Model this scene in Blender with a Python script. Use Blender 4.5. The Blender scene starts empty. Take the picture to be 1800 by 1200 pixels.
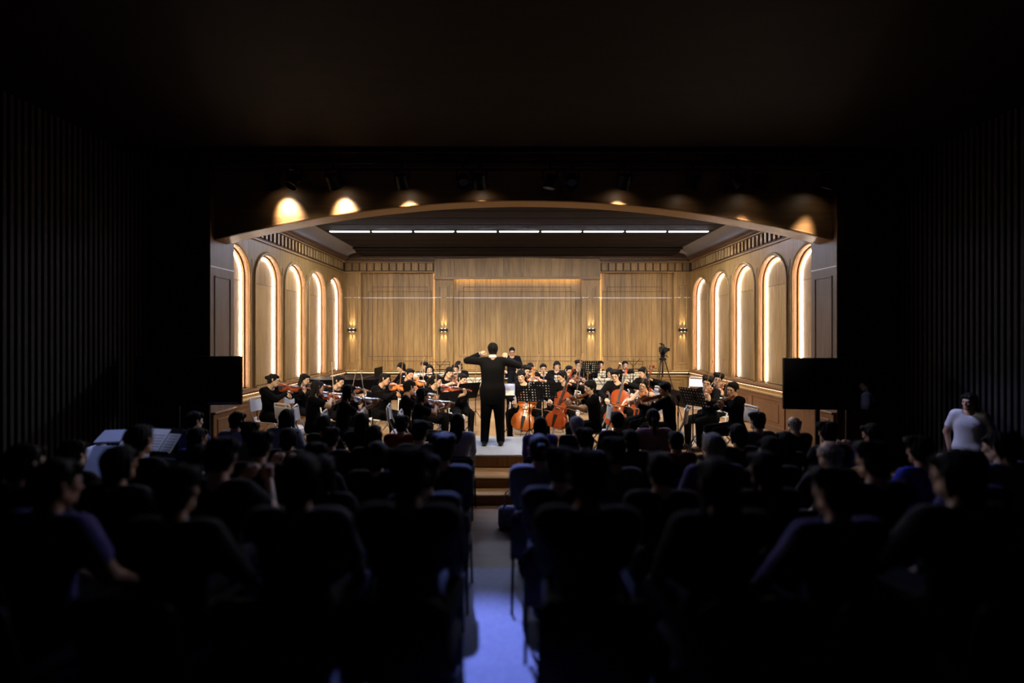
import bpy, math, random
import numpy as np
from mathutils import Vector as V, Matrix as M, Euler
random.seed(7); np.random.seed(7)
SC = bpy.context.scene
COL = SC.collection
R = math.radians

# ------------------------------------------------------------------ camera, world, exposure
F = 850.0; CX = -0.205; CZ = 2.03; VX = 898.0; VY = 590.0
cam_d = bpy.data.cameras.new('camera'); cam = bpy.data.objects.new('camera', cam_d); COL.objects.link(cam)
cam.location = (CX, 0, CZ); cam.rotation_euler = (R(90), 0, 0)
cam_d.sensor_width = 36; cam_d.lens = F/1800*36
cam_d.shift_x = (900-VX)/1800; cam_d.shift_y = -(600-VY)/1800
cam_d.clip_start = 0.05; cam_d.clip_end = 60
cam_d.dof.use_dof = True; cam_d.dof.focus_distance = 10.5; cam_d.dof.aperture_fstop = 0.36
SC.camera = cam
w = bpy.data.worlds.new('world'); SC.world = w; w.use_nodes = True
w.node_tree.nodes['Background'].inputs[0].default_value = (0.02, 0.025, 0.05, 1)
w.node_tree.nodes['Background'].inputs[1].default_value = 0.02
SC.view_settings.view_transform = 'Standard'; SC.view_settings.look = 'None'
SC.view_settings.gamma = 1; SC.view_settings.use_curve_mapping = False
SC.view_settings.exposure = -0.05
try:
    SC.cycles.use_denoising = True; SC.cycles.max_bounces = 6; SC.cycles.sample_clamp_indirect = 4.0
    SC.cycles.caustics_reflective = False; SC.cycles.caustics_refractive = False
except Exception: pass

def at(px, py, Y):                       # real point seen at a picture position, at depth Y
    return V((CX+(px-VX)*Y/F, Y, CZ-(py-VY)*Y/F))

# light strengths (the place's own lamps, plus the added hall spots)
L_STRIP = 380.0; L_ARCH = 85.0; L_LEDGE = 4.0; L_BAY = 26.0; L_SPOT = 420.0; L_SCONCE = 34.0; L_FILL = 2750.0
WARM = (1.0, 0.74, 0.46); NEUT = (1.0, 0.86, 0.70); COOL = (0.80, 0.85, 1.0)

# ------------------------------------------------------------------ materials
MATS = {}
def mat(name, col, rough=0.6, metal=0.0, spec=0.5, emit=None, es=0.0, coat=0.0, alpha=1.0):
    if name in MATS: return MATS[name]
    m = bpy.data.materials.new(name); m.use_nodes = True
    b = m.node_tree.nodes['Principled BSDF']
    b.inputs['Base Color'].default_value = (*col, 1); b.inputs['Roughness'].default_value = rough
    b.inputs['Metallic'].default_value = metal; b.inputs['Specular IOR Level'].default_value = spec
    if coat: b.inputs['Coat Weight'].default_value = coat; b.inputs['Coat Roughness'].default_value = 0.15
    if emit: b.inputs['Emission Color'].default_value = (*emit, 1); b.inputs['Emission Strength'].default_value = es
    MATS[name] = m; return m
def noisy(name, c1, c2, scale=20, rough=0.7, stretch=(1,1,1), rnd=0.0, spec=0.4, bump=0.0, coat=0.0, metal=0.0):
    """procedural two-tone material; stretch gives grain direction, rnd a per-piece tone"""
    if name in MATS: return MATS[name]
    m = bpy.data.materials.new(name); m.use_nodes = True
    nt = m.node_tree; b = nt.nodes['Principled BSDF']; N = nt.nodes.new; L = nt.links.new
    tc = N('ShaderNodeTexCoord'); mp = N('ShaderNodeMapping'); oi = N('ShaderNodeObjectInfo')
    mp.inputs['Scale'].default_value = stretch
    vm = N('ShaderNodeVectorMath'); vm.operation = 'MULTIPLY_ADD'
    L(oi.outputs['Random'], vm.inputs[0]); vm.inputs[1].default_value = (37, 19, 53); L(tc.outputs['Object'], vm.inputs[2])
    L(vm.outputs[0], mp.inputs['Vector'])
    no = N('ShaderNodeTexNoise'); no.inputs['Scale'].default_value = scale; no.inputs['Detail'].default_value = 5; no.inputs['Roughness'].default_value = 0.62
    L(mp.outputs[0], no.inputs['Vector'])
    cr = N('ShaderNodeValToRGB'); cr.color_ramp.elements[0].position = 0.3; cr.color_ramp.elements[1].position = 0.72
    cr.color_ramp.elements[0].color = (*c1, 1); cr.color_ramp.elements[1].color = (*c2, 1)
    L(no.outputs[0], cr.inputs[0])
    if rnd:
        mr = N('ShaderNodeMapRange'); mr.inputs[3].default_value = 1-rnd; mr.inputs[4].default_value = 1+rnd
        L(oi.outputs['Random'], mr.inputs[0])
        mx = N('ShaderNodeVectorMath'); mx.operation = 'SCALE'
        L(cr.outputs[0], mx.inputs[0]); L(mr.outputs[0], mx.inputs['Scale']); L(mx.outputs[0], b.inputs['Base Color'])
    else: L(cr.outputs[0], b.inputs['Base Color'])
    b.inputs['Roughness'].default_value = rough; b.inputs['Specular IOR Level'].default_value = spec
    b.inputs['Metallic'].default_value = metal
    if coat: b.inputs['Coat Weight'].default_value = coat; b.inputs['Coat Roughness'].default_value = 0.12
    if bump:
        bp = N('ShaderNodeBump'); bp.inputs['Strength'].default_value = bump; bp.inputs['Distance'].default_value = 0.01
        L(no.outputs[0], bp.inputs['Height']); L(bp.outputs[0], b.inputs['Normal'])
    MATS[name] = m; return m
GR = (9, 9, 0.45)                         # grain running up
WOOD = noisy('oak_panel', (0.155,0.080,0.021), (0.35,0.212,0.068), 3.2, 0.5, GR, 0.20, bump=0.05)
WOODX = noisy('oak_rail', (0.155,0.080,0.022), (0.325,0.196,0.065), 3.2, 0.5, (0.45,9,9), 0.07, bump=0.05)
WOODY = noisy('oak_rail_deep', (0.155,0.080,0.022), (0.325,0.196,0.065), 3.2, 0.5, (9,0.45,9), 0.07, bump=0.05)
WAIN = noisy('chestnut_wainscot', (0.16,0.066,0.022), (0.25,0.115,0.042), 3.0, 0.42, (6,6,0.6), 0.06, bump=0.05)
JAMB = noisy('reddish_jamb', (0.155,0.060,0.016), (0.215,0.088,0.026), 3.0, 0.5, GR, 0.05)
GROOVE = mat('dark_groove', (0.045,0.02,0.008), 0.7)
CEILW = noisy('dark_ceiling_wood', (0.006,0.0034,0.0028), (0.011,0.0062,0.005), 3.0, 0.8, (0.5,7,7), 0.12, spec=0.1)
CORN = noisy('dark_cornice', (0.05,0.024,0.013), (0.08,0.04,0.02), 3, 0.5, (1,1,1), 0.05)
COVE = mat('cove_plaster', (0.17,0.165,0.175), 0.8)
FLOORW = noisy('stage_oak_board', (0.30,0.165,0.07), (0.46,0.275,0.125), 3.0, 0.33, (0.6,9,9), 0.13, bump=0.03)
HEADW = noisy('header_wood', (0.19,0.095,0.036), (0.30,0.16,0.065), 2.5, 0.42, (0.5,6,6), 0.05)
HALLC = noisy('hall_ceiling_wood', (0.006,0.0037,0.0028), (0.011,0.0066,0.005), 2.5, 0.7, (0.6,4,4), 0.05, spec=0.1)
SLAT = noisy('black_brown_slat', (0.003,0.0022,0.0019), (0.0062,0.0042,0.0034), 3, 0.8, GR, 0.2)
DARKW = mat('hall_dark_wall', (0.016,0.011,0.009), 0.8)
PIERW = noisy('pier_wood', (0.12,0.075,0.045), (0.20,0.13,0.08), 3.2, 0.5, GR, 0.05)
PROS = noisy('proscenium_face', (0.05,0.024,0.012), (0.085,0.042,0.02), 3.2, 0.5, GR, 0.05)
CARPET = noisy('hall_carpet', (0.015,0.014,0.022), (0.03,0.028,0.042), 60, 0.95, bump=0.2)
AISLE = noisy('aisle_carpet', (0.25,0.26,0.36), (0.34,0.35,0.46), 40, 0.9, bump=0.2)
DARKOAK = noisy('hall_dark_oak', (0.10,0.05,0.02), (0.16,0.085,0.036), 3.0, 0.5, (0.6,6,6))
INLAY = mat('pale_metal_inlay', (0.9,0.86,0.8), 0.35, 0.0, 0.8)
BLACKM = mat('black_metal', (0.005,0.005,0.006), 0.5, 0, 0.15)
BLACKP = mat('piano_black', (0.002,0.002,0.003), 0.5, 0, 0.03)
CHROME = mat('chrome', (0.65,0.65,0.66), 0.22, 1.0)
SILVER = mat('silver', (0.75,0.75,0.74), 0.25, 1.0)
BRASS = mat('brass', (0.72,0.48,0.16), 0.25, 1.0)
WHITEP = mat('white_chair_plastic', (0.80,0.80,0.84), 0.5)
GREYTUBE = mat('grey_white_tube', (0.70,0.70,0.72), 0.4)
NAVY = noisy('navy_seat_cloth', (0.006,0.006,0.012), (0.012,0.012,0.022), 90, 0.9)
PAPER = noisy('score_paper', (0.72,0.72,0.70), (0.85,0.85,0.83), 14, 0.8, (1,6,1))
PAPERG = mat('printed_stave', (0.22,0.22,0.22), 0.8)
SCREEN = mat('screen_glass', (0.003,0.003,0.004), 0.06, 0, 0.5)
ARCHLED = mat('arch_led', (1,1,1), 0.5, emit=(1.0,0.87,0.70), es=L_ARCH)
ARCHGLOW = mat('arch_diffuser', (1,1,1), 0.5, emit=(1.0,0.90,0.78), es=5.0)
LEDGELED = mat('ledge_led', (1,1,1), 0.5, emit=WARM, es=L_LEDGE)
BAYLED = mat('bay_led', (1,1,1), 0.5, emit=WARM, es=L_BAY)
STRIPLED = mat('strip_led', (1,1,1), 0.5, emit=(0.72,0.79,1.0), es=L_STRIP)
PODTOP = noisy('podium_carpet', (0.40,0.44,0.52), (0.50,0.54,0.62), 50, 0.95)
IVORY = mat('ivory', (0.8,0.78,0.7), 0.4)

# ------------------------------------------------------------------ mesh building
class MB:
    def __init__(s): s.v = []; s.f = []; s.m = []; s.cur = 0
    def add(s, vs, fs):
        o = len(s.v); s.v += [tuple(v) for v in vs]; s.f += [tuple(i+o for i in f) for f in fs]; s.m += [s.cur]*len(fs); return s
    def box(s, x0, x1, y0, y1, z0, z1, T=None):
        if x1 < x0: x0, x1 = x1, x0
        vs = [V((x,y,z)) for x in (x0,x1) for y in (y0,y1) for z in (z0,z1)]
        if T: vs = [T @ v for v in vs]
        return s.add(vs, [(0,1,3,2),(4,6,7,5),(0,4,5,1),(2,3,7,6),(0,2,6,4),(1,5,7,3)])
    def bbox(s, x0, x1, y0, y1, z0, z1, b=0.01, T=None):
        """box with chamfered edges"""
        if x1 < x0: x0, x1 = x1, x0
        c = V(((x0+x1)/2,(y0+y1)/2,(z0+z1)/2)); h = [(x1-x0)/2,(y1-y0)/2,(z1-z0)/2]; b = min(b, min(h)*0.9)
        vs = []; idx = {}
        for sx in (-1,1):
            for sy in (-1,1):
                for sz in (-1,1):
                    for a in range(3):
                        d = [h[0]-b,h[1]-b,h[2]-b]; d[a] = h[a]
                        idx[(sx,sy,sz,a)] = len(vs); p = c+V((sx*d[0],sy*d[1],sz*d[2])); vs.append(T @ p if T else p)
        fs = []
        def q(l): fs.append(tuple(l))
        for sg in (-1,1):
            k = [(-1,-1),(1,-1),(1,1),(-1,1)]; k = k if sg > 0 else k[::-1]
            q([idx[(sg,a,b_,0)] for a,b_ in k]); q([idx[(a,sg,b_,1)] for a,b_ in k[::-1]]); q([idx[(a,b_,sg,2)] for a,b_ in k])
        for a, b_ in ((-1,-1),(-1,1),(1,1),(1,-1)):
            fl = a*b_ > 0
            for e in ([(a,b_,-1,0),(a,b_,-1,1),(a,b_,1,1),(a,b_,1,0)], [(-1,a,b_,1),(-1,a,b_,2),(1,a,b_,2),(1,a,b_,1)], [(a,-1,b_,2),(a,-1,b_,0),(a,1,b_,0),(a,1,b_,2)]):
                l = [idx[i] for i in e]; q(l if fl else l[::-1])
        for sx in (-1,1):
            for sy in (-1,1):
                for sz in (-1,1):
                    l = [idx[(sx,sy,sz,a)] for a in range(3)]; q(l if sx*sy*sz > 0 else l[::-1])
        return s.add(vs, fs)
    def tube(s, pts, r, n=8, cap=True, flat=None):
        pts = [V(p) for p in pts]; k = len(pts); rs = r if isinstance(r, (list,tuple)) else [r]*k
        vs = []; fs = []; prev = None
        for i, p in enumerate(pts):
            d = (pts[min(i+1,k-1)]-pts[max(i-1,0)]).normalized()
            if prev is None:
                a = d.orthogonal().normalized()
            else:
                a = (prev-d*prev.dot(d)); a = a.normalized() if a.length > 1e-6 else d.orthogonal().normalized()
            prev = a; b = d.cross(a)
            for j in range(n):
                t = 2*math.pi*j/n; vs.append(p+(a*math.cos(t)+b*math.sin(t))*rs[i])
        for i in range(k-1):
            for j in range(n):
                fs.append((i*n+j, i*n+(j+1)%n, (i+1)*n+(j+1)%n, (i+1)*n+j))
        if cap: fs.append(tuple(range(n-1,-1,-1))); fs.append(tuple(range((k-1)*n, k*n)))
        return s.add(vs, fs)
    def lathe(s, prof, n=16, T=None):
        """profile of (radius, z)"""
        vs = []; fs = []; k = len(prof)
        for r, z in prof:
            for j in range(n):
                t = 2*math.pi*j/n; p = V((r*math.cos(t), r*math.sin(t), z)); vs.append(T @ p if T else p)
        for i in range(k-1):
            for j in range(n): fs.append((i*n+j, i*n+(j+1)%n, (i+1)*n+(j+1)%n, (i+1)*n+j))
        fs.append(tuple(range(n-1,-1,-1))); fs.append(tuple(range((k-1)*n, k*n)))
        return s.add(vs, fs)
    def ball(s, c, r, n=10, T=None):
        rx, ry, rz = r if isinstance(r,(list,tuple)) else (r,r,r); k = max(4, n//2); vs = []; fs = []
        for i in range(1,k):
            a = math.pi*i/k
            for j in range(n):
                t = 2*math.pi*j/n; vs.append(V((c[0]+rx*math.sin(a)*math.cos(t), c[1]+ry*math.sin(a)*math.sin(t), c[2]-rz*math.cos(a))))
        vs += [V((c[0],c[1],c[2]-rz)), V((c[0],c[1],c[2]+rz))]; b = (k-1)*n
        for i in range(k-2):
            for j in range(n): fs.append((i*n+j, i*n+(j+1)%n, (i+1)*n+(j+1)%n, (i+1)*n+j))
        for j in range(n): fs.append((b,(j+1)%n,j)); fs.append((b+1,(k-2)*n+j,(k-2)*n+(j+1)%n))
        if T: vs = [T @ v for v in vs]
        return s.add(vs, fs)
    def prism(s, poly, z0, z1, T=None):
        """2d outline (counter-clockwise) pushed from z0 to z1"""
        n = len(poly); vs = [V((x,y,z0)) for x,y in poly]+[V((x,y,z1)) for x,y in poly]
        if T: vs = [T @ v for v in vs]
        return s.add(vs, [tuple(range(n-1,-1,-1)), tuple(range(n,2*n))]+[(i,(i+1)%n,n+(i+1)%n,n+i) for i in range(n)])
    def mesh(s, name, mats, smooth=None):
        me = bpy.data.meshes.new(name); me.from_pydata(s.v, [], s.f)
        for m in (mats if isinstance(mats,(list,tuple)) else [mats]): me.materials.append(m)
        if any(s.m): me.polygons.foreach_set('material_index', s.m)
        me.update()
        if smooth:
            me.polygons.foreach_set('use_smooth', [True]*len(me.polygons)); me.set_sharp_from_angle(angle=R(smooth))
        return me
    def build(s, name, mats, parent=None, smooth=None, loc=None):
        return put(name, s.mesh(name, mats, smooth), parent, loc)
def put(name, me, parent=None, loc=None, mx=None):
    o = bpy.data.objects.new(name, me); COL.objects.link(o)
    if parent: o.parent = parent
    if mx is not None: o.matrix_local = mx
    elif loc is not None: o.location = loc
    return o
def empty(name, loc=(0,0,0), rz=0, mx=None):
    o = bpy.data.objects.new(name, None); COL.objects.link(o); o.empty_display_size = 0.1
    if mx is not None: o.matrix_world = mx; o.matrix_basis = mx
    else: o.location = loc; o.rotation_euler = (0,0,rz)
    return o
def tag(o, label, cat, group=None, kind=None):
    o['label'] = label; o['category'] = cat
    if group: o['group'] = group
    if kind: o['kind'] = kind
    return o
def struct(o, label=None):
    o['kind'] = 'structure'
    if label: o['label'] = label
    return o
def copy_tree(o, parent=None, kids=None):
    c = o.copy(); COL.objects.link(c); c.parent = parent
    for ch in KIDS(o):
        copy_tree(ch, c)
    return c
def KIDS(o): return [c for c in o.children]
def frame_mx(o, x, y, z):
    m = M.Identity(4)
    for i, a in enumerate((x,y,z,o)):
        for j in range(3): m[j][i] = a[j]
    return m
def BX(name, m, parent, *a, **k):
    b = k.pop('b', None); q = MB()
    if b: q.bbox(*a, b=b)
    else: q.box(*a)
    return q.build(name, m, parent)
# ------------------------------------------------------------------ stage shell
W = 5.5; YB = 15.35; YP0, YP1 = 7.84, 8.5; XP = 5.075; ZC = 4.65; XA = 6.05
ARCHY = [9.22, 10.55, 11.87, 13.20, 14.53]; AH = 0.55; ASP = 3.22; AZ0 = 0.98
# stage floor: boards laid across, each a piece of its own
fl = BX('floor', mat('stage_subfloor',(0.05,0.028,0.012),0.8), None, -5.9,5.9, 6.98,15.6, -0.30,-0.022)
struct(fl, 'oak board floor of the concert stage')
bw = 0.19; y = 7.0; i = 0; bm_cache = {}
while y < 15.3:
    cuts = [-5.45] + [(-5.45 + ((i*1.37) % 2.6) + 2.6*k) for k in range(5)] + [5.45]
    cuts = sorted(set(c for c in cuts if -5.45 <= c <= 5.45))
    for a, b in zip(cuts, cuts[1:]):
        if b-a < 0.3: continue
        L = round(b-a-0.004, 2)
        if L not in bm_cache: bm_cache[L] = MB().bbox(0,L,0,bw-0.005,-0.022,0,b=0.003).mesh('board', FLOORW)
        put('board', bm_cache[L], fl, (a,y,0))
    y += bw; i += 1
st = BX('trim_1', WOODX, None, -5.9,5.9, 6.93,6.999, -0.30,0.0, b=0.012); struct(st, 'oak nosing and riser along the front of the stage')
stp = BX('floor_added_step', WOODX, None, -1.9,1.0, 6.62,6.93, -0.3,-0.15, b=0.01); struct(stp, 'added low oak step whose lit tread stands in for the lit riser')  # added step; its bright tread imitates the light on the stage riser

# side walls with five lit arches each
def arch_pts(yc, r, z0, zs, n=20):
    return [(yc-r, z0)] + [(yc-r*math.cos(math.pi*k/n), zs+r*math.sin(math.pi*k/n)) for k in range(n+1)] + [(yc+r, z0)]
ZF0, ZF1, ZCOR = 4.05, 4.36, 4.5
def side_wall(sg, side):
    X = lambda d: sg*(W+d)                # d grows away from the stage
    def vx(pts, d): return [(X(d), y_, z_) for y_, z_ in pts]
    b = MB(); n = 20; Y0 = 8.5
    def wallquad(y0,y1,z0,z1): b.box(X(0.0),X(0.10),y0+0.004,y1-0.004,z0,z1)
    edges = []
    prev = Y0
    for yc in ARCHY:
        if yc-AH > prev: wallquad(prev, yc-AH, AZ0, ZF0)
        p = arch_pts(yc, AH, AZ0, ASP, n)[1:-1]
        for (ya,za),(yb,zb) in zip(p, p[1:]):
            for d in (0, 0.10):
                q = [(X(d),ya,za),(X(d),yb,zb),(X(d),yb,ZF0),(X(d),ya,ZF0)]
                b.add(q if (sg < 0) == (d == 0) else q[::-1], [(0,1,2,3)] if sg*1 else [])
        prev = yc+AH
    wallquad(prev, YB+0.05, AZ0, ZF0)
    b.box(X(0),X(0.10),Y0,YB+0.05,ZF0,ZCOR)
    b.box(X(0),X(0.10),Y0,YB+0.05,0,AZ0)
    wall = struct(b.build('wall_'+side, WOOD), 'oak panelled side wall of the stage with five lit arched niches, '+side+' side')
    b = MB(); b.box(X(0.16),X(0.22),Y0,YB+0.2,-0.3,ZC+0.3); b.build('backing', GROOVE, wall)
    for yc in ARCHY:
        pts = arch_pts(yc, AH, AZ0, ASP, 24)
        q = MB(); k = len(pts); vs = vx(pts,0.0)+vx(pts,0.14)
        q.add(vs, [((i,i+1,k+i+1,k+i) if sg > 0 else (k+i,k+i+1,i+1,i)) for i in range(k-1)]); q.build('arch_reveal', JAMB, wall)
        q = MB(); q.box(X(0.125),X(0.15),yc-AH-0.02,yc+AH+0.02,AZ0-0.02,3.135); q.build('niche_panel', WOOD, wall)
        q = MB(); up = [(yy,zz) for yy,zz in arch_pts(yc,AH+0.02,3.145,ASP,24)]
        vs = vx(up,0.125)+vx(up,0.15); k = len(up)
        q.add(vs, [tuple(range(k)) if sg < 0 else tuple(range(k-1,-1,-1))]); q.build('niche_panel', WOOD, wall)
        q = MB(); q.tube(vx(arch_pts(yc,AH+0.034,AZ0,ASP,24),-0.012), 0.034, 8); q.build('arch_trim', WOOD, wall, smooth=50)
        q = MB(); q.tube(vx(arch_pts(yc,AH+0.078,AZ0,ASP,24),0.0), 0.012, 6); q.build('arch_trim', WOOD, wall, smooth=50)
        q = MB(); q.tube(vx(arch_pts(yc,AH-0.017,AZ0+0.01,ASP,24),0.098), 0.019, 6); q.build('light_channel', JAMB, wall, smooth=50)
        i0 = vx(arch_pts(yc,AH-0.034,AZ0+0.01,ASP,24),0.120); i1 = vx(arch_pts(yc,AH-0.066,AZ0+0.01,ASP,24),0.120); kk = len(i0)
        q = MB(); q.add(i0+i1, [((i,i+1,kk+i+1,kk+i) if sg > 0 else (kk+i,kk+i+1,i+1,i)) for i in range(kk-1)]); q.build('light_diffuser', ARCHGLOW, wall)
        q = MB(); q.tube(vx(arch_pts(yc,AH-0.072,AZ0+0.02,ASP,24),0.112), 0.006, 6); q.build('light_strip', ARCHLED, wall)
        q = MB(); q.box(X(-0.035),X(0.14),yc-AH+0.01,yc+AH-0.01,AZ0-0.03,AZ0); q.build('niche_sill', WOODY, wall)
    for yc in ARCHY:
        q = MB(); q.box(X(-0.003),X(0.0),yc+AH+0.092,yc+AH+0.104,AZ0,3.6); q.box(X(-0.003),X(0.0),yc-AH-0.104,yc-AH-0.092,AZ0,3.6); q.build('groove', GROOVE, wall)  # dark strips paint recess lines and the shaded pilaster side between arches
    q = MB(); q.box(X(-0.003),X(0.0),Y0,YB,ZF0+0.02,ZF1-0.005); q.build('frieze_shade', GROOVE, wall)  # dark strip on the wall paints the shade between dentils
    # inlay, frieze of dentils, cornice, cove
    yy = Y0+0.1
    dm = MB().bbox(-0.028,0.028,-0.045,0.045,-0.12,0.12,b=0.006).mesh('dentil', WOOD)
    while yy < YB-0.1:
        put('dentil', dm, wall, (X(-0.02), yy, (ZF0+ZF1)/2+0.015)); yy += 0.18
    for z0,z1,d in ((ZF0-0.035,ZF0+0.01,0.035),(ZF1,ZF1+0.03,0.05)):
        q = MB(); q.bbox(X(-d),X(0.02),Y0,YB,z0,z1,b=0.008); q.build('frieze_rail', WOODY, wall)
    q = MB(); pr = [(0.0,0),(0.05,0),(0.09,0.03),(0.10,0.06),(0.17,0.09),(0.18,0.12),(0.0,0.12)]
    k = len(pr); vs = [(X(-a),yv,ZF1+0.03+zz) for yv in (Y0,YB) for a,zz in pr]
    q.add(vs, [(i,(i+1)%k,k+(i+1)%k,k+i) if sg < 0 else (k+i,k+(i+1)%k,(i+1)%k,i) for i in range(k)]); q.build('cornice', CORN, wall)
    q = MB(); arc = [(-0.14-0.50*(1-math.cos(t)), ZF1+0.15+0.17*math.sin(t)) for t in [math.pi/2*j/8 for j in range(9)]]
    k = len(arc); vs = [(X(a),yv,zz) for yv in (Y0,YB) for a,zz in arc]
    q.add(vs, [((i,i+1,k+i+1,k+i) if sg > 0 else (k+i,k+i+1,i+1,i)) for i in range(k-1)]); q.build('cove', COVE, wall, smooth=60)
    # wainscot: sill moulding, glowing ledge, framed panels
    for z0,z1,d,m_ in ((0.865,0.95,0.075,WAIN),(0.905,0.925,0.095,WAIN),(0.745,0.785,0.185,WOODY)):
        q = MB(); q.bbox(X(-d),X(0.02),Y0,YB,z0,z1,b=0.008); q.build('moulding', m_, wall)
    q = MB(); q.box(X(-0.052),X(-0.012),Y0,YB,0.855,0.864); q.build('light_strip', LEDGELED, wall)
    q = MB(); q.box(X(-0.13),X(0.02),Y0,YB,0,0.745); q.build('wainscot', WAIN, wall)
    q = MB(); q.bbox(X(-0.155),X(-0.13),Y0,YB,0,0.12,b=0.008); q.build('skirting_board', WAIN, wall)
    q = MB(); q.bbox(X(-0.15),X(-0.13),Y0,YB,0.655,0.745,b=0.006); q.build('rail', WAIN, wall)
    sm = MB().bbox(-0.01,0.01,-0.07,0.07,0.12,0.655,b=0.005).mesh('stile', WAIN)
    pm = MB().bbox(-0.008,0.008,-0.50,0.50,0.20,0.59,b=0.008).mesh('panel', WAIN)
    for k in range(6):
        put('stile', sm, wall, (X(-0.14), 8.57+1.325*k, 0))
        if k < 5: put('panel', pm, wall, (X(-0.133), 8.57+1.325*(k+0.5), 0))
    return wall
WL = side_wall(-1, 'left'); WR = side_wall(1, 'right')

# back wall
XA1, XA2, XB1, XB2 = 4.97, 2.63, 2.04, 2.04
bk = struct(BX('wall_back', GROOVE, None, -5.7,5.7, YB+0.16,YB+0.22, -0.3,4.9), 'oak panelled back wall of the stage')
def planks(x0, x1, z0, z1, y0, wd):
    n = max(1, round((x1-x0)/wd)); d = (x1-x0)/n
    pm = MB().bbox(0.0015,d-0.0015,0,0.03,z0,z1,b=0.003).mesh('plank', WOOD)
    for k in range(n): put('plank', pm, bk, (x0+k*d, y0, 0))
planks(-XB1, XB1, 0.95, 4.0, YB+0.12, 0.17)
planks(-XA1, -XA2, 0.95, 4.05, YB+0.12, 0.17); planks(XA2, XA1, 0.95, 4.05, YB+0.12, 0.17)
for s in (-1,1):
    for x0,x1 in ((s*XA1, s*5.5),(s*XB1, s*XA2)):
        a, b = min(x0,x1), max(x0,x1)
        q = MB(); q.box(a,b,YB,YB+0.17,0.9,ZF0 if abs(x1) > 5 or abs(x0) > 5 else 3.9); q.build('pilaster', WOOD, bk)
        q = MB()
        for (c,d,e,f) in ((a+0.10,a+0.125,1.15,3.6),(b-0.125,b-0.10,1.15,3.6),(a+0.10,b-0.10,1.125,1.15),(a+0.10,b-0.10,3.6,3.625)): q.bbox(c,d,YB-0.014,YB,e,f,b=0.004)
        q.build('moulding', WOOD, bk)
        q = MB()
        for c in (a+0.16, b-0.172): q.box(c,c+0.012,YB-0.003,YB,1.15,3.6)
        q.build('groove', GROOVE, bk)
        q = MB(); q.bbox(a+0.2,b-0.2,YB-0.006,YB,1.2,3.55,b=0.004); q.build('panel', WOOD, bk)
        if abs(x0)+abs(x1) > 9:
            pass
# double groove frames on the three bays
def frame(x0,x1,z0,z1,y,name='groove'):
    q = MB(); t = 0.014
    for a in ((x0,x1,z0,z0+t),(x0,x1,z1-t,z1),(x0,x0+t,z0,z1),(x1-t,x1,z0,z1)): q.box(a[0],a[1],y-0.004,y,a[2],a[3])
    return q.build(name, GROOVE, bk)
for x0,x1 in ((-XA1+0.2,-XA2-0.1),(XA2+0.1,XA1-0.2),(-XB1+0.17,XB1-0.17)):
    frame(x0, x1, 1.36, 3.45, YB+0.12); frame(x0+0.14, x1-0.14, 1.22, 3.60, YB+0.12)
    q = MB(); q.box(x0-0.0, x1+0.0, YB+0.105,YB+0.12, 1.205,1.222); q.build('inlay', WOODX, bk)
# pale inlay line
for x0,x1,y_ in ((-5.5,-XA1,YB),(-XA1,-XA2,YB+0.12),(-XA2,-XB1,YB),(-XB1,XB1,YB+0.12),(XB1,XA2,YB),(XA2,XA1,YB+0.12),(XA1,5.5,YB)):
    BX('inlay', INLAY, bk, x0+0.01,x1-0.01, y_-0.006,y_, 3.235,3.250)
# centre header with arched top
q = MB(); n = 24
top = [(-XA2+2*XA2*k/n, 4.40+0.10*(1-(2*k/n-1)**2)) for k in range(n+1)]
for k in range(n):
    (xa,za),(xb,zb) = top[k], top[k+1]
    q2 = MB(); T = M.Rotation(R(90),4,'X'); q2.prism([(xa+0.0015,3.88),(xb-0.0015,3.88),(xb-0.0015,zb),(xa+0.0015,za)], -(YB+0.06), -(YB-0.07), T); q2.build('header_board', WOOD, bk)
BX('header_rail', WOODX, bk, -XA2,XA2, YB-0.085,YB-0.07, 3.815,3.90, b=0.004)
BX('light_strip', BAYLED, bk, -XB1+0.03,XB1-0.03, YB+0.020,YB+0.050, 3.862,3.876)
BX('header_back', WOOD, bk, -XA2,XA2, YB+0.06,YB+0.16, 3.93,4.5)
for s in (-1,1):
    q = MB(); q.box(s*(XA2+0.001),s*(XA2+0.013),YB+0.095,YB+0.118,0.97,4.03); q.build('light_strip', BAYLED, bk)
    # frieze
    a, b = sorted((s*XA2, s*5.5))
    q = MB(); q.box(a,b,YB,YB+0.17,ZF0,ZCOR); q.build('frieze', WOOD, bk)
    BX('frieze_shade', GROOVE, bk, a,b, YB-0.003,YB, ZF0+0.02,ZF1-0.02)  # shade in the dentil gaps, painted as a dark strip
    dm = MB().bbox(-0.095,0.095,-0.03,0.0,-0.12,0.12,b=0.006).mesh('dentil', WOOD)
    x = a+0.14
    while x < b-0.08: put('dentil', dm, bk, (x,YB,(ZF0+ZF1)/2+0.01)); x += 0.235
    for z0,z1 in ((ZF0-0.02,ZF0+0.02),(ZF1-0.02,ZF1+0.02)): BX('frieze_rail', WOODX, bk, a,b, YB-0.04,YB, z0,z1, b=0.006)
    BX('cornice', CORN, bk, a,b, YB-0.10,YB, ZF1+0.02,ZF1+0.08, b=0.01)
BX('cornice', CORN, bk, -5.5,5.5, YB-0.04,YB+0.1, 4.5,4.66, b=0.01)
for z0,z1,d,m_ in ((0.865,0.95,0.075,WOODX),(0.905,0.925,0.095,WOODX),(0.745,0.785,0.185,WOODX)):
    BX('moulding', m_, bk, -5.5,5.5, YB-d,YB+0.16, z0,z1, b=0.008)
BX('light_strip', LEDGELED, bk, -5.4,5.4, YB-0.052,YB-0.012, 0.855,0.864)
BX('wainscot', WOOD, bk, -5.5,5.5, YB-0.13,YB+0.16, 0,0.745)
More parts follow.
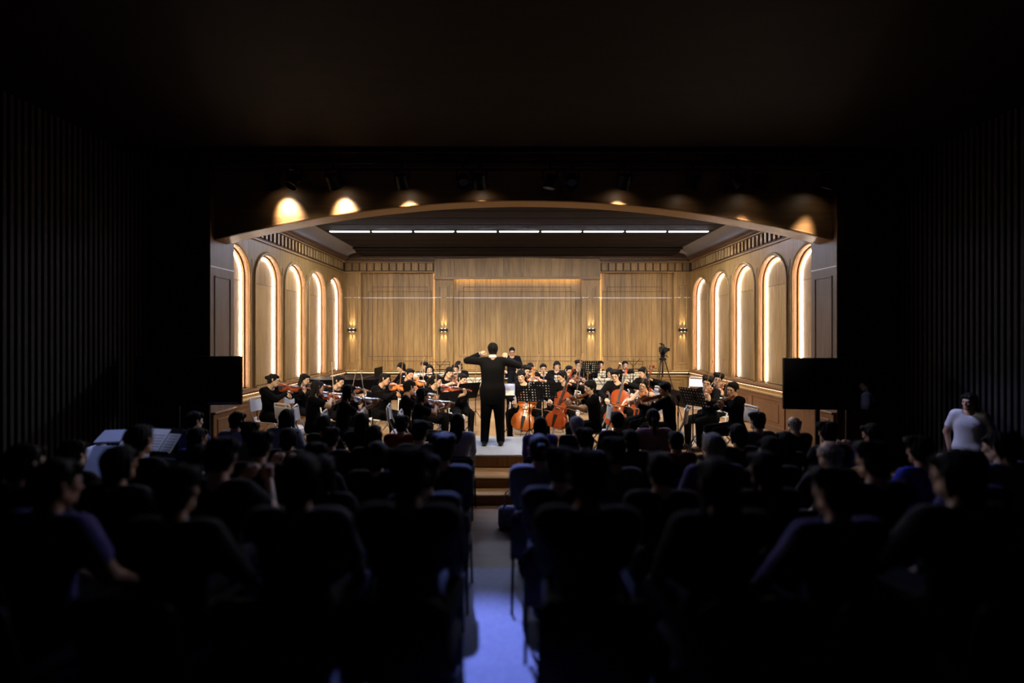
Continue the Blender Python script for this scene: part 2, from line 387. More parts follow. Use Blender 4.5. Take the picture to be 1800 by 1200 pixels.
BX('skirting_board', WOODX, bk, -5.4,5.4, YB-0.155,YB-0.13, 0,0.12, b=0.008)
BX('rail', WOODX, bk, -5.4,5.4, YB-0.15,YB-0.13, 0.655,0.745, b=0.006)
sm = MB().bbox(-0.07,0.07,-0.01,0.01,0.12,0.655,b=0.005).mesh('stile', WOOD); pm = MB().bbox(-0.45,0.45,-0.008,0.008,0.2,0.59,b=0.008).mesh('panel', WOOD)
for k in range(10):
    put('stile', sm, bk, (-5.3+1.178*k, YB-0.14, 0))
    if k < 9: put('panel', pm, bk, (-5.3+1.178*(k+0.5), YB-0.133, 0))

# stage ceiling of dark boards with the light line
ce = struct(BX('ceiling', GROOVE, None, -5.7,5.7, 8.3,15.6, ZC+0.06,ZC+0.12), 'dark wooden ceiling over the stage')
y = 8.3; k = 0
while y < 15.2:
    d = 0.62; zo = 0.0
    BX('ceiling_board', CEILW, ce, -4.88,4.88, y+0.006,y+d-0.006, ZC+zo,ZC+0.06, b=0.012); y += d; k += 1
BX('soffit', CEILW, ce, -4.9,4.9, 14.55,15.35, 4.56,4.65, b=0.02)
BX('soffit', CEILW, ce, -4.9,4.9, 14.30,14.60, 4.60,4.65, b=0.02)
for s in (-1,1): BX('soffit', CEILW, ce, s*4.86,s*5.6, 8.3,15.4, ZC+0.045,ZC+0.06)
for k in range(9):
    t = empty('ceiling_light', (-4.77+1.06*(k+0.5), 12.1, ZC)); 
    BX('housing', BLACKM, t, -0.515,0.515, -0.06,0.06, -0.012,0.0, b=0.004)
    BX('diffuser', STRIPLED, t, -0.485,0.485, -0.03,0.03, -0.016,-0.012)
    pos = ['leftmost','second from left','third from left','fourth from left','middle','fourth from right','third from right','second from right','rightmost'][k]
    tag(t, 'slim white linear light in the ceiling line over the stage, '+pos, 'light', 'linear lights across the stage ceiling')

# proscenium piers and arched header
for s, side in ((-1,'left'),(1,'right')):
    p = struct(BX('wall_pier_'+side, PROS, None, s*(XP+0.012),s*6.6, YP0,YP1, -0.3,5.4), 'dark wooden pier framing the stage opening on the '+side)
    BX('inner_panel', PIERW, p, s*XP,s*(XP+0.02), YP0,YP1, 0,3.155)
    BX('inner_panel', PIERW, p, s*XP,s*(XP+0.02), YP0,YP1, 3.17,4.3)
    q = MB(); x = s*(XP-0.012)
    for y0,y1,z0,z1 in ((YP0+0.10,YP0+0.125,0.95,3.02),(YP1-0.125,YP1-0.10,0.95,3.02),(YP0+0.10,YP1-0.10,0.95,0.975),(YP0+0.10,YP1-0.10,2.995,3.02)): q.bbox(s*(XP-0.014),s*XP,y0,y1,z0,z1,b=0.004)
    q.build('moulding', PIERW, p)
    BX('inlay', INLAY, p, s*(XP-0.004),s*XP, YP0,YP1, 3.155,3.17)
    q = MB(); q.bbox(s*(XP-0.004),s*(XP+0.02),YP0-0.012,YP0,0,3.9,b=0.004); q.build('edge_strip', WOOD, p)
    q = MB(); q.bbox(s*(XP-0.05),s*(XP+0.02),YP0,YP1,0.12,0.745,b=0.006); q.build('wainscot', WAIN, p)
    q = MB(); q.bbox(s*(XP-0.062),s*(XP-0.05),YP0+0.10,YP1-0.10,0.20,0.66,b=0.006); q.build('panel', WAIN, p)
    q = MB(); q.bbox(s*(XP-0.08),s*(XP+0.02),YP0,YP1,0.745,0.785,b=0.008); q.build('moulding', WAIN, p)
    q = MB(); q.bbox(s*(XP-0.08),s*(XP+0.02),YP0,YP1,0,0.12,b=0.01); q.build('skirting_board', WAIN, p)
    q = MB(); q.bbox(s*(XP+0.16),s*(XP+0.55),YP0-0.012,YP0,3.40,3.425,b=0.004); q.build('inlay', JAMB, p)
hz = lambda x: 4.24-0.625*(x/5.0)**2
q = MB(); n = 48; xs = [-5.3+10.6*k/n for k in range(n+1)]
vs = []
for x in xs: vs += [(x,7.95,hz(x)),(x,8.30,hz(x)),(x,7.95,5.4),(x,8.30,5.4)]
fs = []
for k in range(n):
    a = 4*k; b = a+4
    fs += [(a,b,b+2,a+2),(a+1,a+3,b+3,b+1),(a,a+1,b+1,b),(a+2,b+2,b+3,a+3)]
q.add(vs, fs); hd = struct(q.build('wall_header', HEADW), 'arched wooden header over the stage opening')
q = MB(); q.tube([(x,7.945,hz(x)+0.02) for x in xs], 0.018, 6); q.build('edge_bead', HEADW, hd, smooth=50)

# hall: floor with shallow steps, slatted walls, ceiling
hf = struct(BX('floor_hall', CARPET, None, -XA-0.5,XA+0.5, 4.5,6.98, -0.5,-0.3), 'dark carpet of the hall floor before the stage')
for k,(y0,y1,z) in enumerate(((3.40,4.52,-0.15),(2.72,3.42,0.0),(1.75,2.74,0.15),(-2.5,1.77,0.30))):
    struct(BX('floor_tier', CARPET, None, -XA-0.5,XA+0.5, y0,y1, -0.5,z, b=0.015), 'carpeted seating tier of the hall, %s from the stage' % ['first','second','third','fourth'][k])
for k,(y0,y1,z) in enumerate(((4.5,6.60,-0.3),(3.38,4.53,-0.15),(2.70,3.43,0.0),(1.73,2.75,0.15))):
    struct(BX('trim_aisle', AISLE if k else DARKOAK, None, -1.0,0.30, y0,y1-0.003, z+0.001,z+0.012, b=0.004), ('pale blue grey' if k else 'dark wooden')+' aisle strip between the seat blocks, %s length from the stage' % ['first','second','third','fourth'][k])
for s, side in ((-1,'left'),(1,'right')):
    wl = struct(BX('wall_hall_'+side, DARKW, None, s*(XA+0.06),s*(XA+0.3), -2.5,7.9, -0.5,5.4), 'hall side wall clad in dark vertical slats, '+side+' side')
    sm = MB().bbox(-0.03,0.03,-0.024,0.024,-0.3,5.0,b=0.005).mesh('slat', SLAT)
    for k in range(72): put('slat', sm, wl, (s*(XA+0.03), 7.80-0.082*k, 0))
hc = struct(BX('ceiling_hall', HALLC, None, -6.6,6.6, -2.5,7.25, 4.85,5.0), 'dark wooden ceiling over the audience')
BX('edge_board', HALLC, hc, -6.6,6.6, 7.25,7.29, 4.78,5.05, b=0.01)
struct(BX('ceiling_slot', DARKW, None, -6.6,6.6, 6.9,8.0, 5.38,5.45), 'black lighting slot above the stage opening')
struct(BX('wall_rear', DARKW, None, -6.6,6.6, -2.7,-2.5, -0.5,5.4), 'rear wall of the hall')
BX('light_pipe', BLACKM, hc, -5.6,5.6, 7.555,7.60, 4.72,4.765, b=0.01)

# ------------------------------------------------------------------ lamps
def spot(name, loc, tgt, power, ang, blend, col, parent=None, rad=0.05):
    d = bpy.data.lights.new(name, 'SPOT'); d.energy = power; d.spot_size = R(ang); d.spot_blend = blend; d.color = col; d.shadow_soft_size = rad
    o = bpy.data.objects.new(name, d); COL.objects.link(o)
    o.rotation_euler = (V(tgt)-V(loc)).to_track_quat('-Z','Y').to_euler(); o.location = loc
    if parent: o.parent = parent; o.matrix_parent_inverse = parent.matrix_basis.inverted()
    return o
CAN = MB(); CAN.lathe([(0.055,0.10),(0.085,0.09),(0.09,-0.06),(0.10,-0.12),(0.088,-0.12),(0.08,-0.02),(0.0,-0.02)],16)
can_me = CAN.mesh('can', BLACKM, 40)
yoke_me = MB().tube([(-0.11,0,0.0),(-0.11,0,0.14),(-0.08,0,0.18),(0.08,0,0.18),(0.11,0,0.14),(0.11,0,0.0)],0.012,6).tube([(0,0,0.18),(0,0,0.26)],0.018,8).mesh('yoke', BLACKM, 40)
lens_on = mat('lamp_lens_lit', (1,1,1), 0.3, emit=(1,0.86,0.68), es=8.0)
lens_off = mat('lamp_lens_dim', (0.2,0.2,0.22), 0.1)
lens_me = {True: MB().lathe([(0.078,-0.045),(0.04,-0.035),(0.0,-0.035)],14).mesh('lens', lens_on), False: MB().lathe([(0.078,-0.045),(0.04,-0.035),(0.0,-0.035)],14).mesh('lens', lens_off)}
CANX = [478,585,707,843,967,1098,1218,1337,1459]
ORD = ['leftmost','second from left','third from left','fourth from left','middle','fourth from right','third from right','second from right','rightmost']
for k, px in enumerate(CANX):
    p = at(px, 322, 7.58); p.z = 4.46
    t = empty('stage_spotlight', p)
    aimx = p.x*0.75; tgt = V((aimx, (10.9 if k > 1 else 11.6) if k < 6 else 9.4, 0.0)) if k != 4 else V((-0.35,7.95,0.0))
    d = (tgt-p).normalized(); q = d.to_track_quat('-Z','Y').to_matrix().to_4x4()
    put('can', can_me, t, mx=q); put('lens', lens_me[True], t, mx=q); put('yoke', yoke_me, t)
    spot('beam', p+d*0.13, tgt, L_SPOT*(0.6 if k < 2 else 0.5 if k == 8 else 1.0), (54 if k > 1 and k != 4 else 60 if k < 2 else 52) if k < 6 else 36, 1.0, (1.0,0.82,0.60), t, 0.06)
    tag(t, 'black stage spotlight hanging above the arched header, '+ORD[k], 'spotlight', 'spotlights above the stage opening')
# added unseen blue spots on the same pipe for aisle, seats, standing person, lectern
for k,(x,tg,pw,an,hc_l) in enumerate(((-0.95,(-0.36,2.9,0.0),3600.0,20,(0.26,0.34,1.0)),(0.75,(0.3,2.6,-0.6),90.0,110,(0.20,0.28,1.0)),(3.35,(5.55,6.2,0.75),520.0,26,(0.48,0.52,1.0)),(-3.6,(-4.85,5.7,0.75),420.0,24,(0.48,0.55,1.0)))):
    p = V((x,7.578,4.46)); t = empty('added_blue_spotlight', p); d = (V(tg)-p).normalized(); q = d.to_track_quat('-Z','Y').to_matrix().to_4x4()
    put('can', can_me, t, mx=q); put('lens', lens_me[False], t, mx=q); put('yoke', yoke_me, t)
    spot('beam', p+d*0.13, tg, pw, an, 0.7, hc_l, t, 0.05)
    tag(t, 'added blue spotlight turned to the %s, above the header' % ('aisle','seats','right wall','left wall')[k], 'spotlight')

# unseen spots added under the hall ceiling for warm frontal light on stage
for k,x in enumerate((-3.6,-1.2,1.2,3.6)):
    p = V((x,3.1,4.55)); tg = V((x*0.9,12.4,0.65)); t = empty('added_front_spotlight', p); d = (tg-p).normalized(); q = d.to_track_quat('-Z','Y').to_matrix().to_4x4()
    put('can', can_me, t, mx=q); put('lens', lens_me[True], t, mx=q); put('yoke', yoke_me, t)
    MB().tube([(0,0,0.25),(0,0,0.31)],0.05,12).build('ceiling_plate', BLACKM, t)
    spot('beam', p+d*0.13, tg, L_FILL, 35, 0.8, (1.0,0.81,0.54), t, 0.08)
    tag(t, 'added black spotlight under the hall ceiling facing the stage, %s' % ('leftmost','second from left','second from right','rightmost')[k], 'spotlight', 'added hall ceiling spotlights')
# wall lamps
for k,x in enumerate((-5.235,-2.335,2.335,5.235)):
    t = empty('wall_sconce', (x, YB-0.008, 2.21))
    BX('mount', BLACKM, t, -0.05,0.05, -0.02,0.0, -0.04,0.04)
    b = MB()
    b.bbox(-0.125,0.125,-0.115,-0.02,-0.045,0.045,b=0.006); b.build('housing', BLACKM, t)
    for xx in (-0.055,0.055):
        for sg in (-1,1):
            g = MB(); g.lathe([(0.022,0),(0.022,0.006)],12,M.Translation((xx,-0.07,sg*0.046-0.003))); g.build('lens', mat('sconce_lens',(1,1,1),0.4,emit=(1,0.85,0.65),es=12.0), t)
            wp = V((x+xx, YB-0.05, 2.21+sg*0.052))
            spot('beam', wp, wp+V((0,0.05,sg*0.4)), L_SCONCE, 32, 0.5, (1,0.82,0.58), t, 0.012)
    tag(t, 'small black up and down wall lamp on the back wall, %s' % ('at the left corner pilaster','left of the centre bay','right of the centre bay','at the right corner pilaster')[k], 'wall lamp', 'wall lamps on the back wall')

# podium
pd = empty('conductor_podium', (-0.46, 8.12, 0))
BX('base', WOODX, pd, -0.62,0.62, -0.66,0.66, 0.0,0.17, b=0.006)
BX('carpet_top', PODTOP, pd, -0.63,0.63, -0.68,0.68, 0.17,0.20, b=0.008)
for k in range(5): BX('front_board', WOOD, pd, -0.62+0.248*k,-0.62+0.248*(k+1)-0.004, -0.672,-0.66, 0.012,0.168, b=0.003)
tag(pd, 'low wooden conductor podium with a pale blue grey carpet top', 'podium')
# ------------------------------------------------------------------ figures: one smooth continuous surface per body
def capd(P, A, B, ra, rb, sq=None):
    A = np.array(A, np.float32); B = np.array(B, np.float32); d = B-A; L = float(d@d)+1e-9
    t = np.clip(((P-A)@d)/L, 0, 1); v = P-A-t[...,None]*d
    if sq is not None:
        n = np.array(sq[0], np.float32); n /= np.linalg.norm(n); v = v+((v@n)*(1/sq[1]-1))[...,None]*n
    return np.sqrt((v*v).sum(-1))-(ra+(rb-ra)*t)
def field(prims, h, k=0.02, pad=0.05, grid=None):
    lo = np.min([np.minimum(p[0],p[1])-max(p[2],p[3]) for p in prims], axis=0)-pad
    hi = np.max([np.maximum(p[0],p[1])+max(p[2],p[3]) for p in prims], axis=0)+pad
    n = np.ceil((hi-lo)/h).astype(int)+1
    ax = [lo[i]+h*np.arange(n[i]) for i in range(3)]
    f = np.full(n, 0.2, np.float32)
    for p in prims:
        kk = p[5] if len(p) > 5 else k; r = max(p[2],p[3])+kk+2.5*h
        a = np.maximum(np.floor((np.minimum(p[0],p[1])-r-lo)/h).astype(int), 0); b = np.minimum(np.ceil((np.maximum(p[0],p[1])+r-lo)/h).astype(int)+1, n)
        g = np.stack(np.meshgrid(ax[0][a[0]:b[0]], ax[1][a[1]:b[1]], ax[2][a[2]:b[2]], indexing='ij'), -1).astype(np.float32)
        d = capd(g, p[0], p[1], p[2], p[3], p[4] if len(p) > 4 else None)
        s = (slice(a[0],b[0]), slice(a[1],b[1]), slice(a[2],b[2])); c = f[s]
        if kk > 1e-4:
            q = np.clip(kk-np.abs(c-d), 0, None)/kk; f[s] = np.minimum(c,d)-q*q*kk*0.25
        else: f[s] = np.minimum(c,d)
    return f, lo, ax
def nets(f, lo, h):
    ins = f < 0
    S = np.s_; c = [ins[i:ins.shape[0]-1+i, j:ins.shape[1]-1+j, k:ins.shape[2]-1+k] for i in (0,1) for j in (0,1) for k in (0,1)]
    cnt = sum(x.astype(np.int8) for x in c); act = (cnt > 0) & (cnt < 8)
    idx = -np.ones(act.shape, np.int64); I = np.argwhere(act); idx[act] = np.arange(len(I))
    acc = np.zeros((len(I),3)); num = np.zeros(len(I))
    corners = [(i,j,k) for i in (0,1) for j in (0,1) for k in (0,1)]
    for a in corners:
        for ax_ in range(3):
            if a[ax_]: continue
            b = list(a); b[ax_] = 1
            fa = f[tuple((I+a).T)]; fb = f[tuple((I+b).T)]; m = (fa < 0) != (fb < 0)
            t = np.where(m, fa/np.where(m, fa-fb, 1), 0); p = np.array(a, float)[None]+t[:,None]*(np.array(b)-np.array(a))[None]
            acc[m] += p[m]; num[m] += 1
    Vv = lo+h*(I+acc/num[:,None])
    Q = []
    for ax_ in range(3):
        u, v_ = (ax_+1)%3, (ax_+2)%3
        sl0 = [slice(None)]*3; sl1 = [slice(None)]*3; sl0[ax_] = slice(0,-1); sl1[ax_] = slice(1,None)
        a = ins[tuple(sl0)]; b = ins[tuple(sl1)]; E = np.argwhere(a != b); sg = a[tuple(E.T)]
        ok = (E[:,u] > 0) & (E[:,v_] > 0) & (E[:,u] < f.shape[u]-1) & (E[:,v_] < f.shape[v_]-1); E = E[ok]; sg = sg[ok]
        def cell(du, dv):
            x = E.copy(); x[:,u] -= du; x[:,v_] -= dv; return idx[tuple(x.T)]
        q = np.stack([cell(1,1),cell(0,1),cell(0,0),cell(1,0)],1); q[~sg] = q[~sg][:,::-1]; Q.append(q)
    return Vv, np.concatenate(Q)
def smesh(prims, h, k=0.02, cut=None):
    f, lo, ax = field(prims, h, k)
    if cut is not None:
        g = np.stack(np.meshgrid(*ax, indexing='ij'), -1).astype(np.float32); f = cut(g, f)
    return nets(f, lo, h)
def join(parts):
    vs = []; fs = []; ms = []; o = 0
    for v, q, m in parts:
        vs.append(np.asarray(v, float)); fs += [tuple(int(i)+o for i in r) for r in q]; ms += [m]*len(q); o += len(v)
    return np.concatenate(vs), fs, ms
def npmesh(name, v, q, mats, mi=None):
    me = bpy.data.meshes.new(name); me.from_pydata([tuple(p) for p in v], [], [tuple(int(i) for i in r) for r in q])
    for m in (mats if isinstance(mats,(list,tuple)) else [mats]): me.materials.append(m)
    if mi is not None: me.polygons.foreach_set('material_index', mi)
    me.polygons.foreach_set('use_smooth', [True]*len(me.polygons)); me.update(); return me
def xf(v, m):
    a = np.array(m)[:3,:]; return np.asarray(v)@a[:,:3].T+a[:,3]

SKIN = [noisy('skin_a', (0.40,0.22,0.14), (0.47,0.27,0.18), 14, 0.55), noisy('skin_b', (0.48,0.31,0.22), (0.55,0.36,0.26), 14, 0.55), noisy('skin_c', (0.30,0.15,0.09), (0.36,0.19,0.11), 14, 0.55)]
EYE = mat('eye_and_brow', (0.012,0.009,0.008), 0.4); LIP = mat('lip', (0.38,0.13,0.10), 0.5)
HAIRB = noisy('black_hair', (0.003,0.0025,0.0025), (0.008,0.007,0.006), 60, 0.75, (6,6,1), spec=0.12); HAIRG = noisy('grey_hair', (0.16,0.16,0.17), (0.34,0.34,0.36), 50, 0.7)
CLO = noisy('black_cloth', (0.003,0.003,0.004), (0.006,0.006,0.007), 60, 0.92, spec=0.05)
SUIT = noisy('black_suit', (0.004,0.004,0.005), (0.007,0.007,0.009), 80, 0.85, spec=0.08)
SHOE = mat('black_shoe', (0.005,0.005,0.005), 0.35)
def cloth(name, c): return noisy(name, tuple(x*0.85 for x in c), c, 50, 0.9, spec=0.15)

# head (faces -Y, centre of the skull at the origin)
def head_mesh():
    P = [((0,0.022,0.030),(0,0.006,0.036),0.076,0.074,((1,0,0),0.96)), ((0,-0.030,0.012),(0,-0.045,-0.072),0.060,0.037), ((0,0.0,-0.03),(0,-0.035,-0.07),0.052,0.040),
         ((-0.038,-0.004,-0.045),(-0.018,-0.055,-0.078),0.028,0.022), ((0.038,-0.004,-0.045),(0.018,-0.055,-0.078),0.028,0.022),
         ((0,-0.088,0.012),(0,-0.103,-0.022),0.007,0.011,None,0.012), ((-0.010,-0.092,-0.026),(0.010,-0.092,-0.026),0.009,0.009,None,0.010),
         ((-0.030,-0.076,0.026),(0.030,-0.076,0.026),0.012,0.012,None,0.012), ((-0.016,-0.082,-0.052),(0.016,-0.082,-0.052),0.009,0.009,None,0.010),
         ((-0.036,-0.066,-0.012),(-0.030,-0.070,-0.02),0.018,0.016), ((0.036,-0.066,-0.012),(0.030,-0.070,-0.02),0.018,0.016),
         ((-0.078,0.006,-0.018),(-0.082,0.014,0.014),0.010,0.014,None,0.008), ((0.078,0.006,-0.018),(0.082,0.014,0.014),0.010,0.014,None,0.008),
         ((0,0.022,-0.05),(0,0.034,-0.15),0.050,0.053)]
    v, q = smesh(P, 0.0068, 0.018)
    parts = [(v,q,0)]
    def blob(c, r, m, n=8):
        b = MB().ball(c, r, n); parts.append((np.array(b.v), b.f, m))
    for s in (-1,1):
        blob((s*0.031,-0.0855,0.006),(0.0135,0.006,0.0055),1); blob((s*0.032,-0.090,0.026),(0.017,0.005,0.004),1)
    blob((0,-0.0905,-0.052),(0.020,0.006,0.0065),2)
    return join(parts)
HEAD = head_mesh()
# hair shapes in head space
def shell(extra=(), cplane=0.020, top=None, scale=1.0, bump=0.0, fringe=False, h=0.0078):
    s = scale
    P = [((0,0.030,0.040),(0,0.010,0.046),0.087*s,0.084*s,((1,0,0),0.97),0.0)]
    ext = [tuple(e) for e in extra]
    def cut(g, f):
        k = np.maximum(f, g@np.array([0,-0.75,-0.66],np.float32)-(cplane-(0.016 if not fringe else 0.0)+0.016)) if not fringe else np.maximum(f, np.minimum(-(g[...,1]+0.04), 0.0)*0+np.minimum(-0.045-g[...,1], 0.03-g[...,2])*1.0)
        k = np.maximum(k, -(g[...,2]+0.095))
        if top is not None: k = np.maximum(k, g[...,2]-top)
        for e in ext:
            d = capd(g, e[0],e[1],e[2],e[3], e[4] if len(e) > 4 else None); q = np.clip(0.014-np.abs(k-d),0,None)/0.014; k = np.minimum(k,d)-q*q*0.014*0.25
        ph = np.arctan2(g[...,0], g[...,1]-0.015); k = k+0.0032*np.sin(ph*15+g[...,2]*28)+0.0018*np.sin(ph*27-g[...,2]*45+1.0)
        if bump: k = k-bump*(np.sin(g[...,0]*190)*np.sin(g[...,1]*170+1)*np.sin(g[...,2]*180+2))
        return k
    inv = [((e[0]),(e[1]),e[2],e[3]) for e in ext]
    lo = np.min([np.minimum(p[0],p[1])-max(p[2],p[3]) for p in P+inv], axis=0)-0.03; hi = np.max([np.maximum(p[0],p[1])+max(p[2],p[3]) for p in P+inv], axis=0)+0.03
    n = np.ceil((hi-lo)/h).astype(int)+1; ax = [lo[i]+h*np.arange(n[i]) for i in range(3)]
    g = np.stack(np.meshgrid(*ax, indexing='ij'), -1).astype(np.float32)
    f = capd(g, *P[0][:5]); d = capd(g, (0,0.022,0.01), (0,0.032,-0.055), 0.083*s, 0.066*s, ((1,0,0),0.98)); q_ = np.clip(0.02-np.abs(f-d),0,None)/0.02; f = np.minimum(f,d)-q_*q_*0.005
    return nets(cut(g, f), lo, h)
side = lambda z, r=0.020: [((-0.078,0.018,0.03),(-0.086,0.030,z),r,r*0.7),((0.078,0.018,0.03),(0.086,0.030,z),r,r*0.7)]
bang = [((-0.055,-0.058,0.058),(-0.005,-0.076,0.050),0.022,0.016),((0.060,-0.050,0.062),(0.022,-0.074,0.062),0.022,0.014)]
HAIRS = {
 'part': shell(side(-0.12)+[((-0.050,-0.045,0.075),(-0.078,-0.018,0.0),0.026,0.016),((0.040,-0.050,0.082),(0.078,-0.018,0.0),0.026,0.016),((0,0.055,0.0),(0,0.085,-0.22),0.078,0.062,((0,1,0),0.5))]),
 'short': shell([((-0.045,-0.055,0.082),(0.045,-0.058,0.086),0.030,0.034),((-0.055,0.02,0.08),(0.055,0.0,0.085),0.05,0.05)], scale=1.03),
 'crop': shell([((-0.035,-0.045,0.092),(0.035,-0.05,0.092),0.024,0.024)], scale=1.0),
 'bob': shell(side(-0.075)+bang+[((0,0.055,0.0),(0,0.062,-0.07),0.075,0.06,((0,1,0),0.65))]),
 'long': shell(side(-0.15)+bang[:0]+[((-0.04,-0.05,0.075),(0.045,-0.055,0.075),0.030,0.030),((0,0.055,0.0),(0,0.085,-0.27),0.078,0.062,((0,1,0),0.5))]),
 'longfringe': shell(side(-0.13)+bang+[((0,0.055,0.0),(0,0.085,-0.22),0.078,0.062,((0,1,0),0.5))]),
 'pony': shell([((0,0.10,0.03),(0,0.145,-0.02),0.030,0.034),((0,0.145,-0.02),(0,0.13,-0.20),0.034,0.014),((-0.04,-0.05,0.078),(0.04,-0.05,0.078),0.026,0.026)]),
 'bun': shell([((0,0.112,0.035),(0,0.13,0.04),0.036,0.034),((-0.04,-0.05,0.078),(0.04,-0.05,0.078),0.026,0.026)]),
 'curly': shell([((-0.05,-0.04,0.075),(0.05,-0.04,0.075),0.035,0.035)], scale=1.1, bump=0.011),
 'bald': shell([], top=0.055, scale=0.96),
}
HAIRME = {}
for kname, (v,q) in HAIRS.items():
    for g_, hm in (('b',HAIRB),('g',HAIRG)): 
        if g_ == 'g' and kname not in ('curly','bald','crop','short'): continue
        HAIRME[(kname,g_)] = npmesh('hair', v, q, hm)
def glasses_mesh():
    b = MB()
    for s in (-1,1):
        b.tube([(s*0.033+0.021*math.cos(t), -0.102, 0.006+0.016*math.sin(t)) for t in [2*math.pi*k/12 for k in range(13)]], 0.0022, 5, cap=False)
        b.tube([(s*0.054,-0.100,0.009),(s*0.078,-0.05,0.010),(s*0.080,0.02,0.004)], 0.002, 5)
    b.tube([(-0.013,-0.102,0.008),(0,-0.105,0.011),(0.013,-0.102,0.008)], 0.002, 5)
    return b.mesh('glasses', mat('glasses_frame',(0.03,0.03,0.03),0.3,0.6), 40)
GLASSES = glasses_mesh()
# hands: palm, four unequal fingers bent at the knuckles, thumb leaving the side of the palm; fingers +X, back +Z, thumb +Y
def hand(curl, thumb=0.6):
    P = [((0.0,0.0,0.0),(0.03,0.0,0.0),0.024,0.026,((0,0,1),0.75)), ((0.03,0.024,0),(0.082,0.027,0),0.016,0.014,((0,0,1),0.9)), ((0.03,-0.004,0),(0.086,0.0,0),0.018,0.015,((0,0,1),0.85)), ((0.03,-0.022,0),(0.076,-0.026,0),0.016,0.013,((0,0,1),0.85)), ((0.025,0.01,-0.004),(0.07,0.0,-0.006),0.02,0.017)]
    for y, x, ls, r in ((0.029,0.084,(0.038,0.024,0.019),0.0088), (0.010,0.088,(0.043,0.027,0.020),0.009), (-0.010,0.085,(0.040,0.025,0.019),0.0086), (-0.028,0.077,(0.031,0.019,0.017),0.0076)):
        p = V((x,y,0.002)); a = 0
        for i,l in enumerate(ls):
            a += curl*(0.95 if i == 0 else 1.05); q = p+V((math.cos(a)*l, y*0.06*(1 if i == 0 else -0.4), -math.sin(a)*l))
            P.append((tuple(p),tuple(q),r*(1-0.08*i),r*(1-0.08*(i+1)),None,0.004)); p = q
    p = V((0.018,0.024,-0.006)); d1 = V((0.035,0.024,-0.012-0.010*thumb)); d2 = V((0.030,0.006-0.014*thumb,-0.010*thumb)); d3 = V((0.024,-0.006-0.012*thumb,-0.006*thumb))
    for d,r0,r1 in ((d1,0.014,0.011),(d2,0.0105,0.0098),(d3,0.0095,0.008)):
        P.append((tuple(p),tuple(p+d),r0,r1,None,0.006)); p = p+d
    return smesh(P, 0.0058, 0.010)
HANDS = {'curl': hand(0.75), 'fist': hand(1.42,1.0), 'relax': hand(0.33), 'bow': hand(0.55,0.9)}
def ik(S, T, l1, l2, pole):
    S, T, pole = V(S), V(T), V(pole); d = T-S; L = d.length; mx_ = (l1+l2)*0.995
    if L > mx_: T = S+d*(mx_/L); d = T-S; L = mx_
    a = (l1*l1-l2*l2+L*L)/(2*L); hh = math.sqrt(max(l1*l1-a*a,0)); u = d/L; n = pole-u*pole.dot(u); n = n.normalized() if n.length > 1e-5 else u.orthogonal().normalized()
    return S+u*a+n*hh, T

